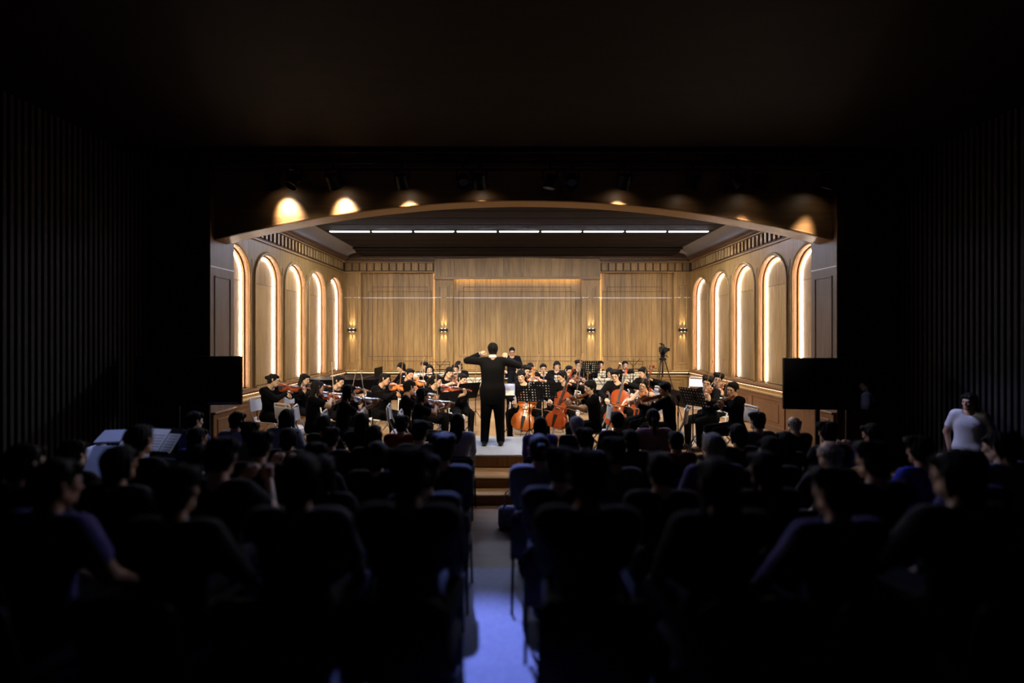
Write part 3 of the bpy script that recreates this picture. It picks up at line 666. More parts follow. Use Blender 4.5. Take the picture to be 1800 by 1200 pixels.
class Fig: pass
def figure(seat=True, lean=0.10, headrot=(0,0,0), headoff=(0,0,0), lw=None, rw=None, lpole=(0.6,0.3,-1), rpole=(-0.6,0.3,-1), lh='relax', rh='relax', lfd=None, rfd=None, lbk=None, rbk=None,
           knee=0.13, feet=0.12, sleeve='long', top=None, low='trousers', sw=0.180, jacket=False, ankley=-0.40, h=0.015, hair=None, loose=False):
    """all joints in metres, facing -Y, feet on z = 0"""
    g = Fig(); hip = V((0,0,0.545)) if seat else V((0,0,0.93))
    up = V((0,-math.sin(lean),math.cos(lean))); fw = V((0,-math.cos(lean),-math.sin(lean)))
    ch = hip+up*0.36; nk = hip+up*0.52; shz = hip+up*0.475
    shL = shz+V((sw,0,0)); shR = shz+V((-sw,0,0))
    hc_ = nk+up*0.055+V((0,-0.035,0.085))+V(headoff)
    g.head = M.Translation(hc_) @ Euler(headrot,'XYZ').to_matrix().to_4x4()
    if seat:
        hipL, hipR = hip+V((0.09,0,-0.01)), hip+V((-0.09,0,-0.01)); knL, knR = V((knee,-0.42,0.515)), V((-knee,-0.42,0.515)); anL, anR = V((feet,ankley,0.085)), V((-feet,ankley-0.02,0.085))
    else:
        hipL, hipR = hip+V((0.085,0,-0.03)), hip+V((-0.085,0,-0.03)); knL, knR = V((knee,-0.015,0.49)), V((-knee,-0.015,0.49)); anL, anR = V((feet,0.02,0.085)), V((-feet,0.02,0.085))
    lw = V(lw) if lw else (V((0.16,-0.33,0.62)) if seat else V((0.27,-0.05,0.87))); rw = V(rw) if rw else V((-lw.x,lw.y,lw.z)) if True else None
    eL, lw = ik(shL, lw, 0.285, 0.255, lpole); eR, rw = ik(shR, rw, 0.285, 0.255, rpole)
    Y3 = ((0,1,0))
    sq = (tuple(fw), 0.72)
    T = lambda a,b,ra,rb,*r: (tuple(a),tuple(b),ra,rb,*r)
    torso = [T(hip+V((-0.055,0,0)),hip+V((0.055,0,0)),0.112,0.112,sq,0.05), T(hip+up*0.08,ch-up*0.04,0.125,0.138,sq,0.05), T(ch-V((0.045,0,0)),ch+V((0.045,0,0)),0.125,0.125,sq,0.05), T(shL*1-V((0.06,0,0))+up*(-0.02),shR+V((0.06,0,0))+up*(-0.02),0.082,0.082,sq,0.05), T(shL,eL,0.062,0.05,None,0.03), T(shR,eR,0.062,0.05,None,0.03)]
    neck = [T(nk-up*0.05,hc_+V((0,0.025,-0.05)),0.058,0.050,None,0.03)]
    arms = [T(shL,eL,0.052,0.040,None,0.025), T(eL,lw,0.040,0.027,None,0.02), T(shR,eR,0.052,0.040,None,0.025), T(eR,rw,0.040,0.027,None,0.02)]
    legs = [T(hipL,knL,0.088,0.058,None,0.03), T(knL,anL,0.054,0.036,None,0.012), T(hipR,knR,0.088,0.058,None,0.03), T(knR,anR,0.054,0.036,None,0.012)]
    fd = V((0,-0.17,-0.045)); feet_ = [T(a+V((0,0.035,-0.04)),a+fd,0.040,0.034,None,0.02) for a in (anL,anR)]
    thin = lambda pr, d: [(p[0],p[1],max(p[2]+d,0.01),max(p[3]+d,0.01),*p[4:]) for p in pr]
    body = thin(torso,-0.008)+neck+arms+legs+feet_
    v, q = smesh(body, h)
    hv, hf_, hm_ = HEAD
    parts = [(v,q,0)]
    # head
    voff = xf(hv, g.head); f0 = [f for f,m in zip(hf_,hm_) if m == 0]; parts.append((voff, f0, 0))
    for mm in (1,2): parts.append((voff, [f for f,m in zip(hf_,hm_) if m == mm], mm))
    for sgn, wr, el, kind, fdv, bk in ((1,lw,eL,lh,lfd,lbk),(-1,rw,eR,rh,rfd,rbk)):
        d = V(fdv).normalized() if fdv else (wr-el).normalized(); b = V(bk) if bk else V((0,0,1)); b = b-d*b.dot(d); b = b.normalized() if b.length > 1e-4 else d.orthogonal().normalized()
        m = frame_mx(wr-d*0.006, d, b.cross(d), b); hv2, hq = HANDS[kind]; hv2 = hv2.copy()
        if sgn > 0: hv2[:,1] *= -1; hq = hq[:,::-1]
        parts.append((xf(hv2, m), hq, 0))
    vv, ff, mi = join(parts); g.body = npmesh('body', vv, ff, [SKIN[0],EYE,LIP], mi)
    g.lw, g.rw, g.eL, g.eR = lw, rw, eL, eR
    # clothes grown from the same bones, ending at neck, cuffs, waist and hem
    k = {'long':0.90,'short':0.30,'none':0.0,'half':0.75}[sleeve]
    sl = []
    for S_, E_, W_ in ((shL,eL,lw),(shR,eR,rw)):
        if sleeve == 'long': sl += [T(S_,E_,0.068,0.056,None,0.03), T(E_,E_.lerp(W_,0.90),0.055,0.042,None,0.02)]
        elif sleeve in ('short','half'): sl += [T(S_,S_.lerp(E_,0.62),0.070,0.066,None,0.03)]
    base = thin(torso[:4],0.012)
    if sleeve == 'none': base = thin(torso[:3],0.012)
    jk = []
    if jacket: jk = [T(ch+V((x,0,-0.03)),hip+V((x*0.95,0,-0.05)),0.135,0.128,sq,0.05) for x in (-0.06,0.06)]+[T(hip+V((-0.06,0.01,0)),hip+V((0.06,0.01,0)),0.135,0.135,sq,0.05), T(hip+V((-0.07,0.01,-0.12)),hip+V((0.07,0.01,-0.12)),0.125,0.125,(tuple(fw),0.75),0.06)]
    if loose: jk = [T(ch+V((x,0,-0.02)),hip+V((x*1.15,0,-0.02)),0.118,0.118,sq,0.05) for x in (-0.05,0.05)]
    nkz = float((nk-up*0.005).z)
    if jacket: jk += [T(hip+V((x,0.0,0.0)),hip+V((x*1.1,0.005,-0.26)),0.118,0.122,(tuple(fw),0.9),0.08) for x in (-0.06,0.06)]
    hem = hip+up*(-0.02 if not jacket else -0.24); un = np.array(up,np.float32); hd_ = float(hem.dot(up))
    if not jacket: base = base+[T(hip+V((-0.06,0,0.0)),hip+V((0.06,0,0.0)),0.137,0.137,sq,0.05)]
    nkc = nk+fw*0.050+up*0.030; ncr = 0.078 if not jacket else 0.06
    v, q = smesh(base+sl+jk, h, cut=lambda g_, f_: np.maximum(np.maximum(f_, ncr-np.sqrt(((g_-np.array(nkc,np.float32))**2).sum(-1))), np.where((np.abs(g_[...,0]) < 0.26) & (g_[...,1] > -0.24), hd_-(g_@un), -1.0))); g.top = npmesh('jacket' if jacket else 'shirt', v, q, CLO)
    if low == 'trousers':
        pr = [T(hip+V((-0.055,0,-0.01)),hip+V((0.055,0,-0.01)),0.118,0.118,sq,0.05)]+thin(legs,0.017 if seat else (0.032 if jacket else 0.022))
    else:
        pr = [T(hip+V((-0.055,0,-0.01)),hip+V((0.055,0,-0.01)),0.122,0.122,sq,0.05)]+[T(a,b.lerp(a,0.06),0.105,0.095,None,0.06) for a,b in ((hipL,knL),(hipR,knR))]+[T((hipL+hipR)/2,(knL+knR)/2,0.09,0.085,None,0.06)]
    v, q = smesh(pr, h); g.low = npmesh(low, v, q, CLO)
    g.shoe = []
    for a in (anL,anR):
        v, q = smesh([T(a+V((0,0.035,-0.035)),a+fd+V((0,0,0.003)),0.049,0.043,None,0.02)], 0.014); g.shoe.append(npmesh('shoe', v, q, SHOE))
    return g
def dress(g, root, skin=1, hair=('short','b'), topm=None, lowm=None, spec=False, hscale=1.0):
    """put one person together under its root"""
    def setm(o, i, m):
        if m: o.material_slots[i].link = 'OBJECT'; o.material_slots[i].material = m
    b = put('body', g.body, root); setm(b, 0, SKIN[skin])
    o = put(g.top.name.split('.')[0], g.top, root); setm(o, 0, topm)
    o = put(g.low.name.split('.')[0], g.low, root); setm(o, 0, lowm)
    for s in g.shoe: put('shoe', s, root)
    if hair: put('hair', HAIRME[hair], root, mx=g.head)
    if spec: put('glasses', GLASSES, root, mx=g.head)

# ---- playing poses
FIG = {}
def up_dir(a, ref):
    ref = V(ref); n = ref-a*ref.dot(a); return n.normalized()
# violin: under the chin, scroll to the player's left and forward
VK = V((0.075,-0.150,1.070)); VA = V((0.60,-0.78,-0.10)).normalized(); VN = up_dir(VA, (-0.50,-0.25,0.85))
VMX = frame_mx(VK, VA.cross(VN), VA, VN)
def violin_pose(upw, along, **kw):
    hp = V((0.79,0.61,0)); b = up_dir(VA, hp*(1-upw)+V((0,0,1))*upw); Q = VK+VA*0.205+VN*0.047
    hand_ = Q-b*along; wr = hand_-b*0.0+V((-0.035,0.045,0.055))
    fd = (hand_-wr).normalized(); lp = VK+VA*0.475; lwr = lp+V((0.020,0.055,-0.085))
    g = figure(lean=kw.pop('lean',0.06), headrot=(R(12),R(14),R(32)), headoff=(0.02,-0.02,-0.015), lw=lwr, rw=wr, lh='curl', rh='bow', lfd=tuple(lp+V((0,-0.01,0.03))-lwr), lbk=(0.9,-0.3,-0.2), rfd=tuple(fd), rbk=(-0.5,-0.5,0.7),
               lpole=(0.2,0.1,-1), rpole=(-1,0.1,-0.35), **kw)
    # bow frame: +Y along the stick from frog to tip, hair side -Z on the strings
    up_ = up_dir(b, VN); g.bow = frame_mx(hand_, b.cross(up_), b, up_); g.inst = VMX; return g
FIG['violin_long'] = violin_pose(0.80, 0.20, sleeve='long')
FIG['violin_short'] = violin_pose(0.78, 0.16, sleeve='short')
FIG['violin_skirt'] = violin_pose(0.70, 0.24, sleeve='short', low='skirt', lean=0.10)
FIG['violin_bare'] = violin_pose(0.75, 0.22, sleeve='none', sw=0.165)
# cello: between the knees, scroll beside the left ear
CE = V((-0.10,-0.72,0.0)); CS = V((0.175,-0.235,1.265)); CA = (CS-CE).normalized(); CN = up_dir(CA, (-0.12,-1,0.2))
CMX = frame_mx(CE+CA*0.28, CA.cross(CN), CA, CN)
def cello_pose(yaw, **kw):
    b = CA.cross(CN); b = b if b.x > 0 else -b; Q = CE+CA*0.70+CN*0.085; hand_ = Q-b*0.20; wr = hand_+V((-0.03,0.08,0.05)); lp = CE+CA*1.20; lwr = lp+V((0.075,0.03,-0.045))
    g = figure(lean=0.16, headrot=(R(14),R(-4),R(yaw)), headoff=(-0.05,0,0), lw=lwr, rw=wr, lh='curl', rh='bow', lfd=tuple(lp+CN*0.03-lwr), lbk=(0.4,0.2,0.9), rfd=tuple(hand_-wr), rbk=(-0.3,-0.3,0.9),
               lpole=(1,0.1,-0.25), rpole=(-1,0.3,-0.3), knee=0.27, feet=0.26, ankley=-0.36, **kw)
    up_ = up_dir(b, CN); g.bow = frame_mx(hand_, b.cross(up_), b, up_); g.inst = CMX; return g
FIG['cello'] = cello_pose(-8); FIG['cello_down'] = cello_pose(-30, h=0.016)
# winds
MOUTH = V((0.0,-0.180,1.138))
FA = V((-1,-0.12,-0.10)).normalized(); FO = MOUTH+V((0.07,-0.012,0.0))
g = figure(lean=0.05, headrot=(R(2),0,R(6)), lw=MOUTH+FA*0.13+V((0.03,-0.05,-0.055)), rw=MOUTH+FA*0.42+V((0.0,0.07,-0.055)), lh='curl', rh='curl', lfd=(-0.7,0.5,0.5), rfd=(-0.2,-0.85,0.5), lbk=(0.3,-0.8,0.4), rbk=(-0.1,0.3,0.9), lpole=(1,-0.1,-0.7), rpole=(-0.7,0.3,-0.8))
g.inst = frame_mx(FO, FA.cross(V((0,0,1))).normalized(), FA, V((0,0,1))-FA*FA.z); FIG['flute'] = g
CLA = V((0,-0.52,-0.86)).normalized()
g = figure(lean=0.05, headrot=(R(4),0,0), lw=MOUTH+CLA*0.25+V((0.065,0.05,-0.01)), rw=MOUTH+CLA*0.44+V((-0.07,0.05,-0.01)), lh='curl', rh='curl', lfd=(-0.75,-0.6,0.1), rfd=(0.75,-0.6,0.1), lbk=(0.6,-0.6,0.3), rbk=(-0.6,-0.6,0.3), lpole=(1,0.2,-0.8), rpole=(-1,0.2,-0.8))
n_ = up_dir(CLA, (0,-1,0.5)); g.inst = frame_mx(MOUTH, CLA.cross(n_), CLA, n_); FIG['clarinet'] = g
TA = V((0.05,-1,-0.08)).normalized()
g = figure(lean=0.03, headrot=(R(0),0,0), lw=MOUTH+TA*0.17+V((0.06,0.06,-0.05)), rw=MOUTH+TA*0.21+V((-0.06,0.07,-0.03)), lh='fist', rh='curl', lfd=(-0.6,-0.7,0.3), rfd=(0.5,-0.8,0.3), lbk=(0.7,-0.5,0.1), rbk=(-0.4,0,0.9), lpole=(1,0.2,-0.8), rpole=(-1,0.2,-0.8))
g.inst = frame_mx(MOUTH, TA.cross(V((0,0,1))).normalized(), TA, V((0,0,1))-TA*TA.z); FIG['trumpet'] = g
g = figure(lean=0.03, headrot=(R(4),0,0), lw=(0.12,-0.36,0.86), rw=(-0.05,-0.38,0.72), lh='fist', rh='fist', lfd=(-0.8,-0.5,0.2), rfd=(0.6,-0.7,0.2), lpole=(1,0.2,-0.6), rpole=(-1,0.2,-0.5))
g.inst = M.Translation((0.03,-0.43,0.55)); FIG['trombone'] = g
g = figure(lean=0.05, headrot=(R(8),0,R(-6)), lw=(0.13,-0.30,0.98), rw=(-0.14,-0.30,0.72), lh='curl', rh='curl', lfd=(-0.5,-0.7,0.4), rfd=(0.5,-0.7,0.4), lpole=(1,0.2,-0.6), rpole=(-1,0.2,-0.5))
ba = V((0.42,-0.02,0.95)).normalized(); n_ = up_dir(ba,(0,-1,0)); g.inst = frame_mx(V((-0.27,-0.36,0.42)), ba.cross(n_), ba, n_); FIG['bassoon'] = g
FIG['rest'] = figure(lean=0.04, headrot=(R(8),0,0))
FIG['rest_down'] = figure(lean=0.12, headrot=(R(26),0,R(8)), sleeve='short')
FIG['piano'] = figure(lean=0.10, headrot=(R(14),0,0), lw=(0.22,-0.42,0.76), rw=(-0.20,-0.42,0.76), lh='bow', rh='bow', lfd=(0,-1,-0.1), rfd=(0,-1,-0.1), lpole=(1,0.4,-0.6), rpole=(-1,0.4,-0.6))
FIG['percussion'] = figure(seat=False, lean=0.03, headrot=(R(16),0,0), lw=(0.20,-0.30,1.06), rw=(-0.20,-0.30,1.06), lh='fist', rh='fist', knee=0.09, feet=0.10)
FIG['conductor'] = figure(seat=False, lean=-0.02, headrot=(R(4),0,R(6)), lw=(0.215,-0.14,1.525), rw=(-0.215,-0.10,1.455), lpole=(1,0.1,-0.55), rpole=(-1,0.1,-0.7), lh='fist', rh='fist', lfd=(-0.80,-0.35,0.45), rfd=(0.1,-0.35,0.9), lbk=(0.3,0.5,0.8), rbk=(0,0.9,0.4), knee=0.115, feet=0.135, jacket=True, sw=0.19, h=0.013)
FIG['standing'] = figure(seat=False, lean=0.0, headrot=(R(4),0,R(-22)), lw=(0.215,-0.03,0.90), knee=0.08, feet=0.085, sleeve='short', sw=0.155, loose=True)
FIG['sit_a'] = figure(lean=-0.06, headrot=(R(2),0,R(6)), h=0.018); FIG['sit_b'] = figure(lean=0.05, headrot=(R(6),0,R(-14)), sleeve='short', h=0.018); FIG['sit_c'] = figure(lean=0.22, headrot=(R(-6),0,R(22)), h=0.018)
FIG['sit_phone'] = figure(lean=0.0, headrot=(R(12),0,R(10)), sleeve='short', h=0.018, lw=(0.10,-0.36,0.98), rw=(-0.10,-0.36,0.98), lh='curl', rh='curl', lfd=(-0.4,-0.3,0.8), rfd=(0.4,-0.3,0.8), lbk=(0.2,0.9,0.2), rbk=(-0.2,0.9,0.2))
# ------------------------------------------------------------------ instruments
def fiddle_outline(n=14):
    """half outline of a violin body, unit length, x(half width) against y"""
    key = [(0,0.0),(0.0,0.10),(0.02,0.19),(0.07,0.255),(0.14,0.288),(0.22,0.29),(0.29,0.268),(0.345,0.238),(0.352,0.252),(0.375,0.205),(0.42,0.168),(0.49,0.155),(0.56,0.162),(0.61,0.185),(0.632,0.218),(0.645,0.205),(0.70,0.222),(0.77,0.238),(0.84,0.234),(0.91,0.205),(0.965,0.14),(0.99,0.07),(1.0,0.0)]
    return [(x,y) for y,x in key]
def fiddle(root, L, rib, wood, dark, body_name='body', cello=False):
    o = fiddle_outline(); ol = [(x*L,y*L) for x,y in o]+[(-x*L,y*L) for x,y in o[-2:0:-1]]; n = len(ol)
    c = (0, 0.47*L); arch = 0.040*L; b = MB(); vs = []; fs = []
    rings = [(1.0,-rib,0),(1.0,0.0,0),(0.86,0.32*arch,0),(0.6,0.72*arch,0),(0.3,0.95*arch,0)]
    for sc_, z, _ in [(0.3,-rib-0.9*arch,0),(0.6,-rib-0.7*arch,0),(0.86,-rib-0.32*arch,0)]+rings:
        for x,y in ol: vs.append((c[0]+(x-c[0])*sc_, c[1]+(y-c[1])*sc_, z))
    k = 8
    for i in range(k-1):
        for j in range(n): fs.append((i*n+j,i*n+(j+1)%n,(i+1)*n+(j+1)%n,(i+1)*n+j))
    fs.append(tuple(range(n-1,-1,-1))); fs.append(tuple(range((k-1)*n,k*n)))
    b.add(vs, fs); bod = b.build(body_name, wood, root, smooth=50)
    # sound holes
    for s in (-1,1):
        q = MB(); q.tube([(s*L*(0.115+0.03*math.sin(t*2)), L*(0.42+0.17*t), arch*0.80+0.002*L) for t in [i/8-0.5 for i in range(9)]], [L*r for r in (0.014,0.008,0.007,0.007,0.007,0.007,0.007,0.008,0.012)], 5); q.build('sound_hole', dark, root)
    q = MB(); q.add([(-0.035*L,0.60*L,arch*0.9+0.02*L),(0.035*L,0.60*L,arch*0.9+0.02*L),(0.026*L,1.36*L,0.03*L),(-0.026*L,1.36*L,0.03*L),(-0.03*L,0.60*L,arch*0.9+0.045*L),(0.03*L,0.60*L,arch*0.9+0.045*L),(0.022*L,1.36*L,0.055*L),(-0.022*L,1.36*L,0.055*L)], [(3,2,1,0),(4,5,6,7),(0,1,5,4),(1,2,6,5),(2,3,7,6),(3,0,4,7)]); q.build('fingerboard', dark, root)
    q = MB(); q.tube([(0,0.97*L,0.0),(0,1.12*L,0.006*L),(0,1.36*L,0.012*L)], [0.05*L,0.033*L,0.028*L], 8); q.build('neck', wood, root, smooth=50)
    q = MB(); q.tube([(0,1.34*L,0.018*L),(0,1.47*L,0.0),(0,1.57*L,-0.035*L)], [0.03*L,0.028*L,0.022*L], 8)
    sp = [(0, 1.60*L+0.045*L*(1-i/22)*math.cos(i*0.62+1.2), -0.04*L+0.045*L*(1-i/22)*math.sin(i*0.62+1.2)) for i in range(16)]
    q.tube(sp, 0.02*L, 6); q.tube([(-0.035*L,1.60*L,-0.04*L),(0.035*L,1.60*L,-0.04*L)],0.028*L,8); sc_ = q.build('scroll', wood, root, smooth=50)
    for i in range(4):
        s = 1 if i%2 else -1; q = MB(); q.tube([(0,(1.40+0.05*i)*L,0.0),(s*0.085*L,(1.40+0.05*i)*L,-0.01*L)],0.009*L,6); q.ball((s*0.10*L,(1.40+0.05*i)*L,-0.012*L),(0.02*L,0.012*L,0.022*L),6); q.build('peg', dark, sc_)
    q = MB(); q.prism([(-0.06*L,0),(0.06*L,0),(0.05*L,0.06*L),(0,0.085*L),(-0.05*L,0.06*L)], -0.006*L, 0.006*L, M.Translation((0,0.505*L,arch*0.97)) @ M.Rotation(R(90),4,'X')); q.build('bridge', mat('maple_bridge',(0.6,0.42,0.22),0.5), root)
    q = MB(); q.add([(-0.02*L,0.03*L,arch*0.5),(0.02*L,0.03*L,arch*0.5),(0.05*L,0.33*L,arch+0.02*L),(-0.05*L,0.33*L,arch+0.02*L),(-0.02*L,0.03*L,arch*0.5+0.02*L),(0.02*L,0.03*L,arch*0.5+0.02*L),(0.045*L,0.33*L,arch+0.045*L),(-0.045*L,0.33*L,arch+0.045*L)], [(3,2,1,0),(4,5,6,7),(0,1,5,4),(1,2,6,5),(2,3,7,6),(3,0,4,7)]); q.build('tailpiece', dark, root)
    for i in range(4):
        x = (i-1.5)*0.022*L; q = MB(); q.tube([(x,0.33*L,arch+0.046*L),(x*1.2,0.505*L,arch+0.088*L),(x*0.7,1.37*L,0.062*L)], 0.0022*L if cello else 0.003*L, 4); q.build('string', SILVER, root)
    if cello:
        q = MB(); q.tube([(0,0.02,-rib/2),(0,-0.29,-rib/2)],0.006,6); q.tube([(0,0.0,-rib/2),(0,-0.03,-rib/2)],0.018,8); q.build('endpin', CHROME, root)
    else:
        q = MB(); q.bbox(0.03*L,0.26*L,-0.01*L,0.20*L,arch*0.5,arch*0.5+0.05*L,b=0.015*L); q.build('chin_rest', dark, root)
EBONY = mat('ebony', (0.012,0.011,0.012), 0.3)
VW = [noisy('violin_varnish_red', (0.20,0.030,0.008),(0.31,0.058,0.014),8,0.22,(1,0.3,1),coat=0.6), noisy('violin_varnish_brown', (0.12,0.030,0.010),(0.19,0.05,0.015),8,0.22,(1,0.3,1),coat=0.6), noisy('violin_varnish_orange', (0.42,0.10,0.016),(0.55,0.15,0.025),8,0.25,(1,0.3,1),coat=0.6)]
BOWW = noisy('bow_stick_wood', (0.20,0.08,0.03),(0.32,0.15,0.06),20,0.35); BOWH = mat('bow_hair', (0.40,0.34,0.26), 0.7)
def make_bow(root, L):
    q = MB(); q.tube([(0,-0.03,0.012),(0,L*0.3,0.006),(0,L*0.6,0.004),(0,L*0.97,0.014)],[0.0055,0.005,0.0045,0.004],6); q.build('stick', BOWW, root)
    q = MB(); q.box(-0.004,0.004,0.04,L*0.97,-0.008,-0.0065); q.build('hair_ribbon', BOWH, root)
    q = MB(); q.bbox(-0.006,0.006,0.0,0.045,-0.012,0.010,b=0.003); q.build('frog', EBONY, root)
    q = MB(); q.prism([(L*0.95,-0.010),(L*0.985,-0.010),(L,0.02),(L*0.95,0.017)], -0.004, 0.004, frame_mx(V((0,0,0)),V((0,1,0)),V((0,0,1)),V((1,0,0)))); q.build('tip', BOWW, root)
    q = MB(); q.tube([(0,-0.045,0.012),(0,-0.03,0.012)],0.006,6); q.build('screw', SILVER, root)
PROTO = {}
def proto(key, fn):
    if key not in PROTO:
        r = bpy.data.objects.new(key[0] if isinstance(key,tuple) else key, None); COL.objects.link(r); r.empty_display_size = 0.1; fn(r); PROTO[key] = [r, False]
    e = PROTO[key]
    if not e[1]: e[1] = True; return e[0]
    return copy_tree(e[0])
def place(o, mx): o.matrix_basis = mx; return o
for i_ in range(3):
    pass
def new_violin(v): return proto(('violin',v), lambda r: fiddle(r, 0.356, 0.031, VW[v], EBONY))
def new_cello(v): return proto(('cello',v), lambda r: fiddle(r, 0.755, 0.115, VW[v], EBONY, cello=True))
def new_bow(c): return proto(('violin_bow',0) if not c else ('cello_bow',0), lambda r: make_bow(r, 0.74 if not c else 0.70))
def new_flute():
    def f(r):
        q = MB(); q.tube([(0,-0.02,0),(0,0.66,0)],0.0105,10); q.build('tube', SILVER, r, smooth=40)
        q = MB(); q.ball((0,0.07,0.010),(0.012,0.018,0.006),8); q.build('lip_plate', SILVER, r)
        for i in range(12): q = MB(); q.lathe([(0.009,0),(0.009,0.006)],8,M.Translation((0,0.22+0.033*i,0.010))); q.build('key', SILVER, r)
    return proto('flute', f)
def new_clarinet():
    def f(r):
        q = MB(); q.tube([(0,-0.03,0),(0,0.05,0),(0,0.06,0),(0,0.56,0),(0,0.62,0),(0,0.66,0)],[0.006,0.012,0.014,0.014,0.02,0.034],10); q.build('body', EBONY, r, smooth=40)
        for y_ in (0.07,0.30,0.55): q = MB(); q.tube([(0,y_,0),(0,y_+0.012,0)],0.0165,10); q.build('ring', SILVER, r)
        for i in range(8): q = MB(); q.ball((0.004,0.13+0.05*i,0.017),(0.008,0.010,0.004),6); q.build('key', SILVER, r)
    return proto('clarinet', f)
def new_trumpet():
    def f(r):
        q = MB(); q.tube([(0,-0.01,0),(0,0.12,0),(0,0.36,0)],0.006,8); q.tube([(0,0.36,0),(0,0.40,-0.02),(0,0.40,-0.07),(0,0.36,-0.09),(0,0.14,-0.09),(0,0.10,-0.07),(0,0.10,-0.02),(0,0.14,0.0)],0.006,8); q.build('tubing', BRASS, r, smooth=50)
        q = MB(); q.tube([(0,0.14,0.0),(0,0.34,0.005),(0,0.42,0.006),(0,0.46,0.006),(0,0.485,0.006)],[0.007,0.009,0.016,0.032,0.060],14,cap=False); q.build('bell', BRASS, r, smooth=50)
        for i in range(3):
            q = MB(); q.tube([(0.0,0.19+0.025*i,-0.11),(0.0,0.19+0.025*i,0.02)],0.0105,8); q.tube([(0,0.19+0.025*i,0.02),(0,0.19+0.025*i,0.045)],0.005,6); q.build('valve', BRASS, r, smooth=50)
        q = MB(); q.tube([(0,-0.03,0),(0,0.0,0)],[0.012,0.005],8); q.build('mouthpiece', SILVER, r)
    return proto('trumpet', f)
def new_trombone():
    def f(r):                                # held upright, slide up
        q = MB(); q.tube([(-0.05,0,0.0)]+[(-0.05,0,0.70)]+[(-0.05+0.05*(1-math.cos(t)),0,0.70+0.05*math.sin(t)) for t in [math.pi*i/8 for i in range(1,8)]]+[(0.05,0,0.70),(0.05,0,0.0)],0.0085,8); q.build('slide', SILVER, r, smooth=50)
        for z in (0.02,0.12): q = MB(); q.tube([(-0.05,0,z),(0.05,0,z)],0.006,6); q.build('brace', SILVER, r)
        q = MB(); q.tube([(0.05,0,0.0),(0.07,0.0,-0.08),(0.12,0.03,-0.10),(0.16,0.05,-0.04),(0.16,0.05,0.2),(0.16,0.05,0.4),(0.16,0.05,0.48),(0.16,0.05,0.52)],[0.01,0.01,0.011,0.012,0.016,0.025,0.05,0.10],14,cap=False); q.build('bell', BRASS, r, smooth=50)
        q = MB(); q.tube([(-0.05,0,-0.06),(-0.05,0,0.0)],[0.015,0.009],8); q.build('mouthpiece', SILVER, r)
    return proto('trombone', f)
def new_bassoon():
    def f(r):
        red = noisy('bassoon_maple',(0.055,0.012,0.008),(0.10,0.025,0.014),10,0.25,coat=0.6)
        q = MB(); q.tube([(0,0,0),(0,0.30,0),(0,0.34,0)],[0.032,0.034,0.03],12); q.build('boot', red, r, smooth=50)
        q = MB(); q.tube([(0.016,0.32,0),(0.016,0.95,0),(0.016,1.12,0)],[0.018,0.017,0.021],10); q.build('long_joint', red, r, smooth=50)
        q = MB(); q.tube([(-0.016,0.32,0),(-0.016,0.80,0)],[0.014,0.011],10); q.build('wing_joint', red, r, smooth=50)
        q = MB(); q.lathe([(0.013,0.0),(0.030,0.0),(0.032,0.012),(0.026,0.022),(0.013,0.022)],14,M.Translation((0.016,1.12,0)) @ M.Rotation(R(-90),4,'X')); q.build('bell_ring', IVORY, r, smooth=50)
        q = MB(); q.tube([(-0.016,0.80,0),(-0.016,0.86,0.02),(-0.06,0.88,-0.06),(-0.11,0.80,-0.14)],0.004,6); q.build('bocal', SILVER, r)
        for i in range(7): q = MB(); q.ball((0.0,0.2+0.1*i,0.026),(0.012,0.016,0.006),6); q.build('key', SILVER, r)
    return proto('bassoon', f)
# ------------------------------------------------------------------ furniture
def new_folding_chair():
    def f(r):
        q = MB(); q.bbox(-0.20,0.20,-0.21,0.19,0.432,0.455,b=0.011); q.build('seat', WHITEP, r)
        q = MB()
        n = 8
        for i in range(n):
            x0, x1 = -0.20+0.4*i/n, -0.20+0.4*(i+1)/n; c0, c1 = 0.235-0.035*(x0/0.2)**2, 0.235-0.035*(x1/0.2)**2
            vs = [(x0,c0,0.63),(x1,c1,0.63),(x1,c1+0.018,0.84),(x0,c0+0.018,0.84),(x0,c0+0.016,0.63),(x1,c1+0.016,0.63),(x1,c1+0.034,0.84),(x0,c0+0.034,0.84)]
            q.add(vs, [(0,1,2,3),(7,6,5,4),(3,2,6,7),(4,5,1,0)]+([(0,3,7,4)] if i == 0 else [])+([(1,5,6,2)] if i == n-1 else []))
        q.build('backrest', WHITEP, r, smooth=40)
        for s in (-1,1):
            q = MB(); q.tube([(s*0.205,0.225,0.86),(s*0.205,0.20,0.66),(s*0.215,0.10,0.44),(s*0.22,-0.23,0.0)],0.0125,8); q.build('leg', GREYTUBE, r, smooth=50)
            q = MB(); q.tube([(s*0.185,-0.16,0.43),(s*0.19,0.27,0.0)],0.0125,8); q.build('leg', GREYTUBE, r, smooth=50)
        q = MB(); q.tube([(-0.205,0.225,0.86),(-0.19,0.235,0.885),(0.19,0.235,0.885),(0.205,0.225,0.86)],0.0125,8); q.build('top_rail', GREYTUBE, r, smooth=50)
        q = MB(); q.tube([(-0.215,-0.17,0.08),(0.215,-0.17,0.08)],0.009,6); q.build('crossbar', GREYTUBE, r)
        q = MB(); q.tube([(-0.188,0.20,0.07),(0.188,0.20,0.07)],0.009,6); q.build('crossbar', GREYTUBE, r)
    return proto('folding_chair', f)
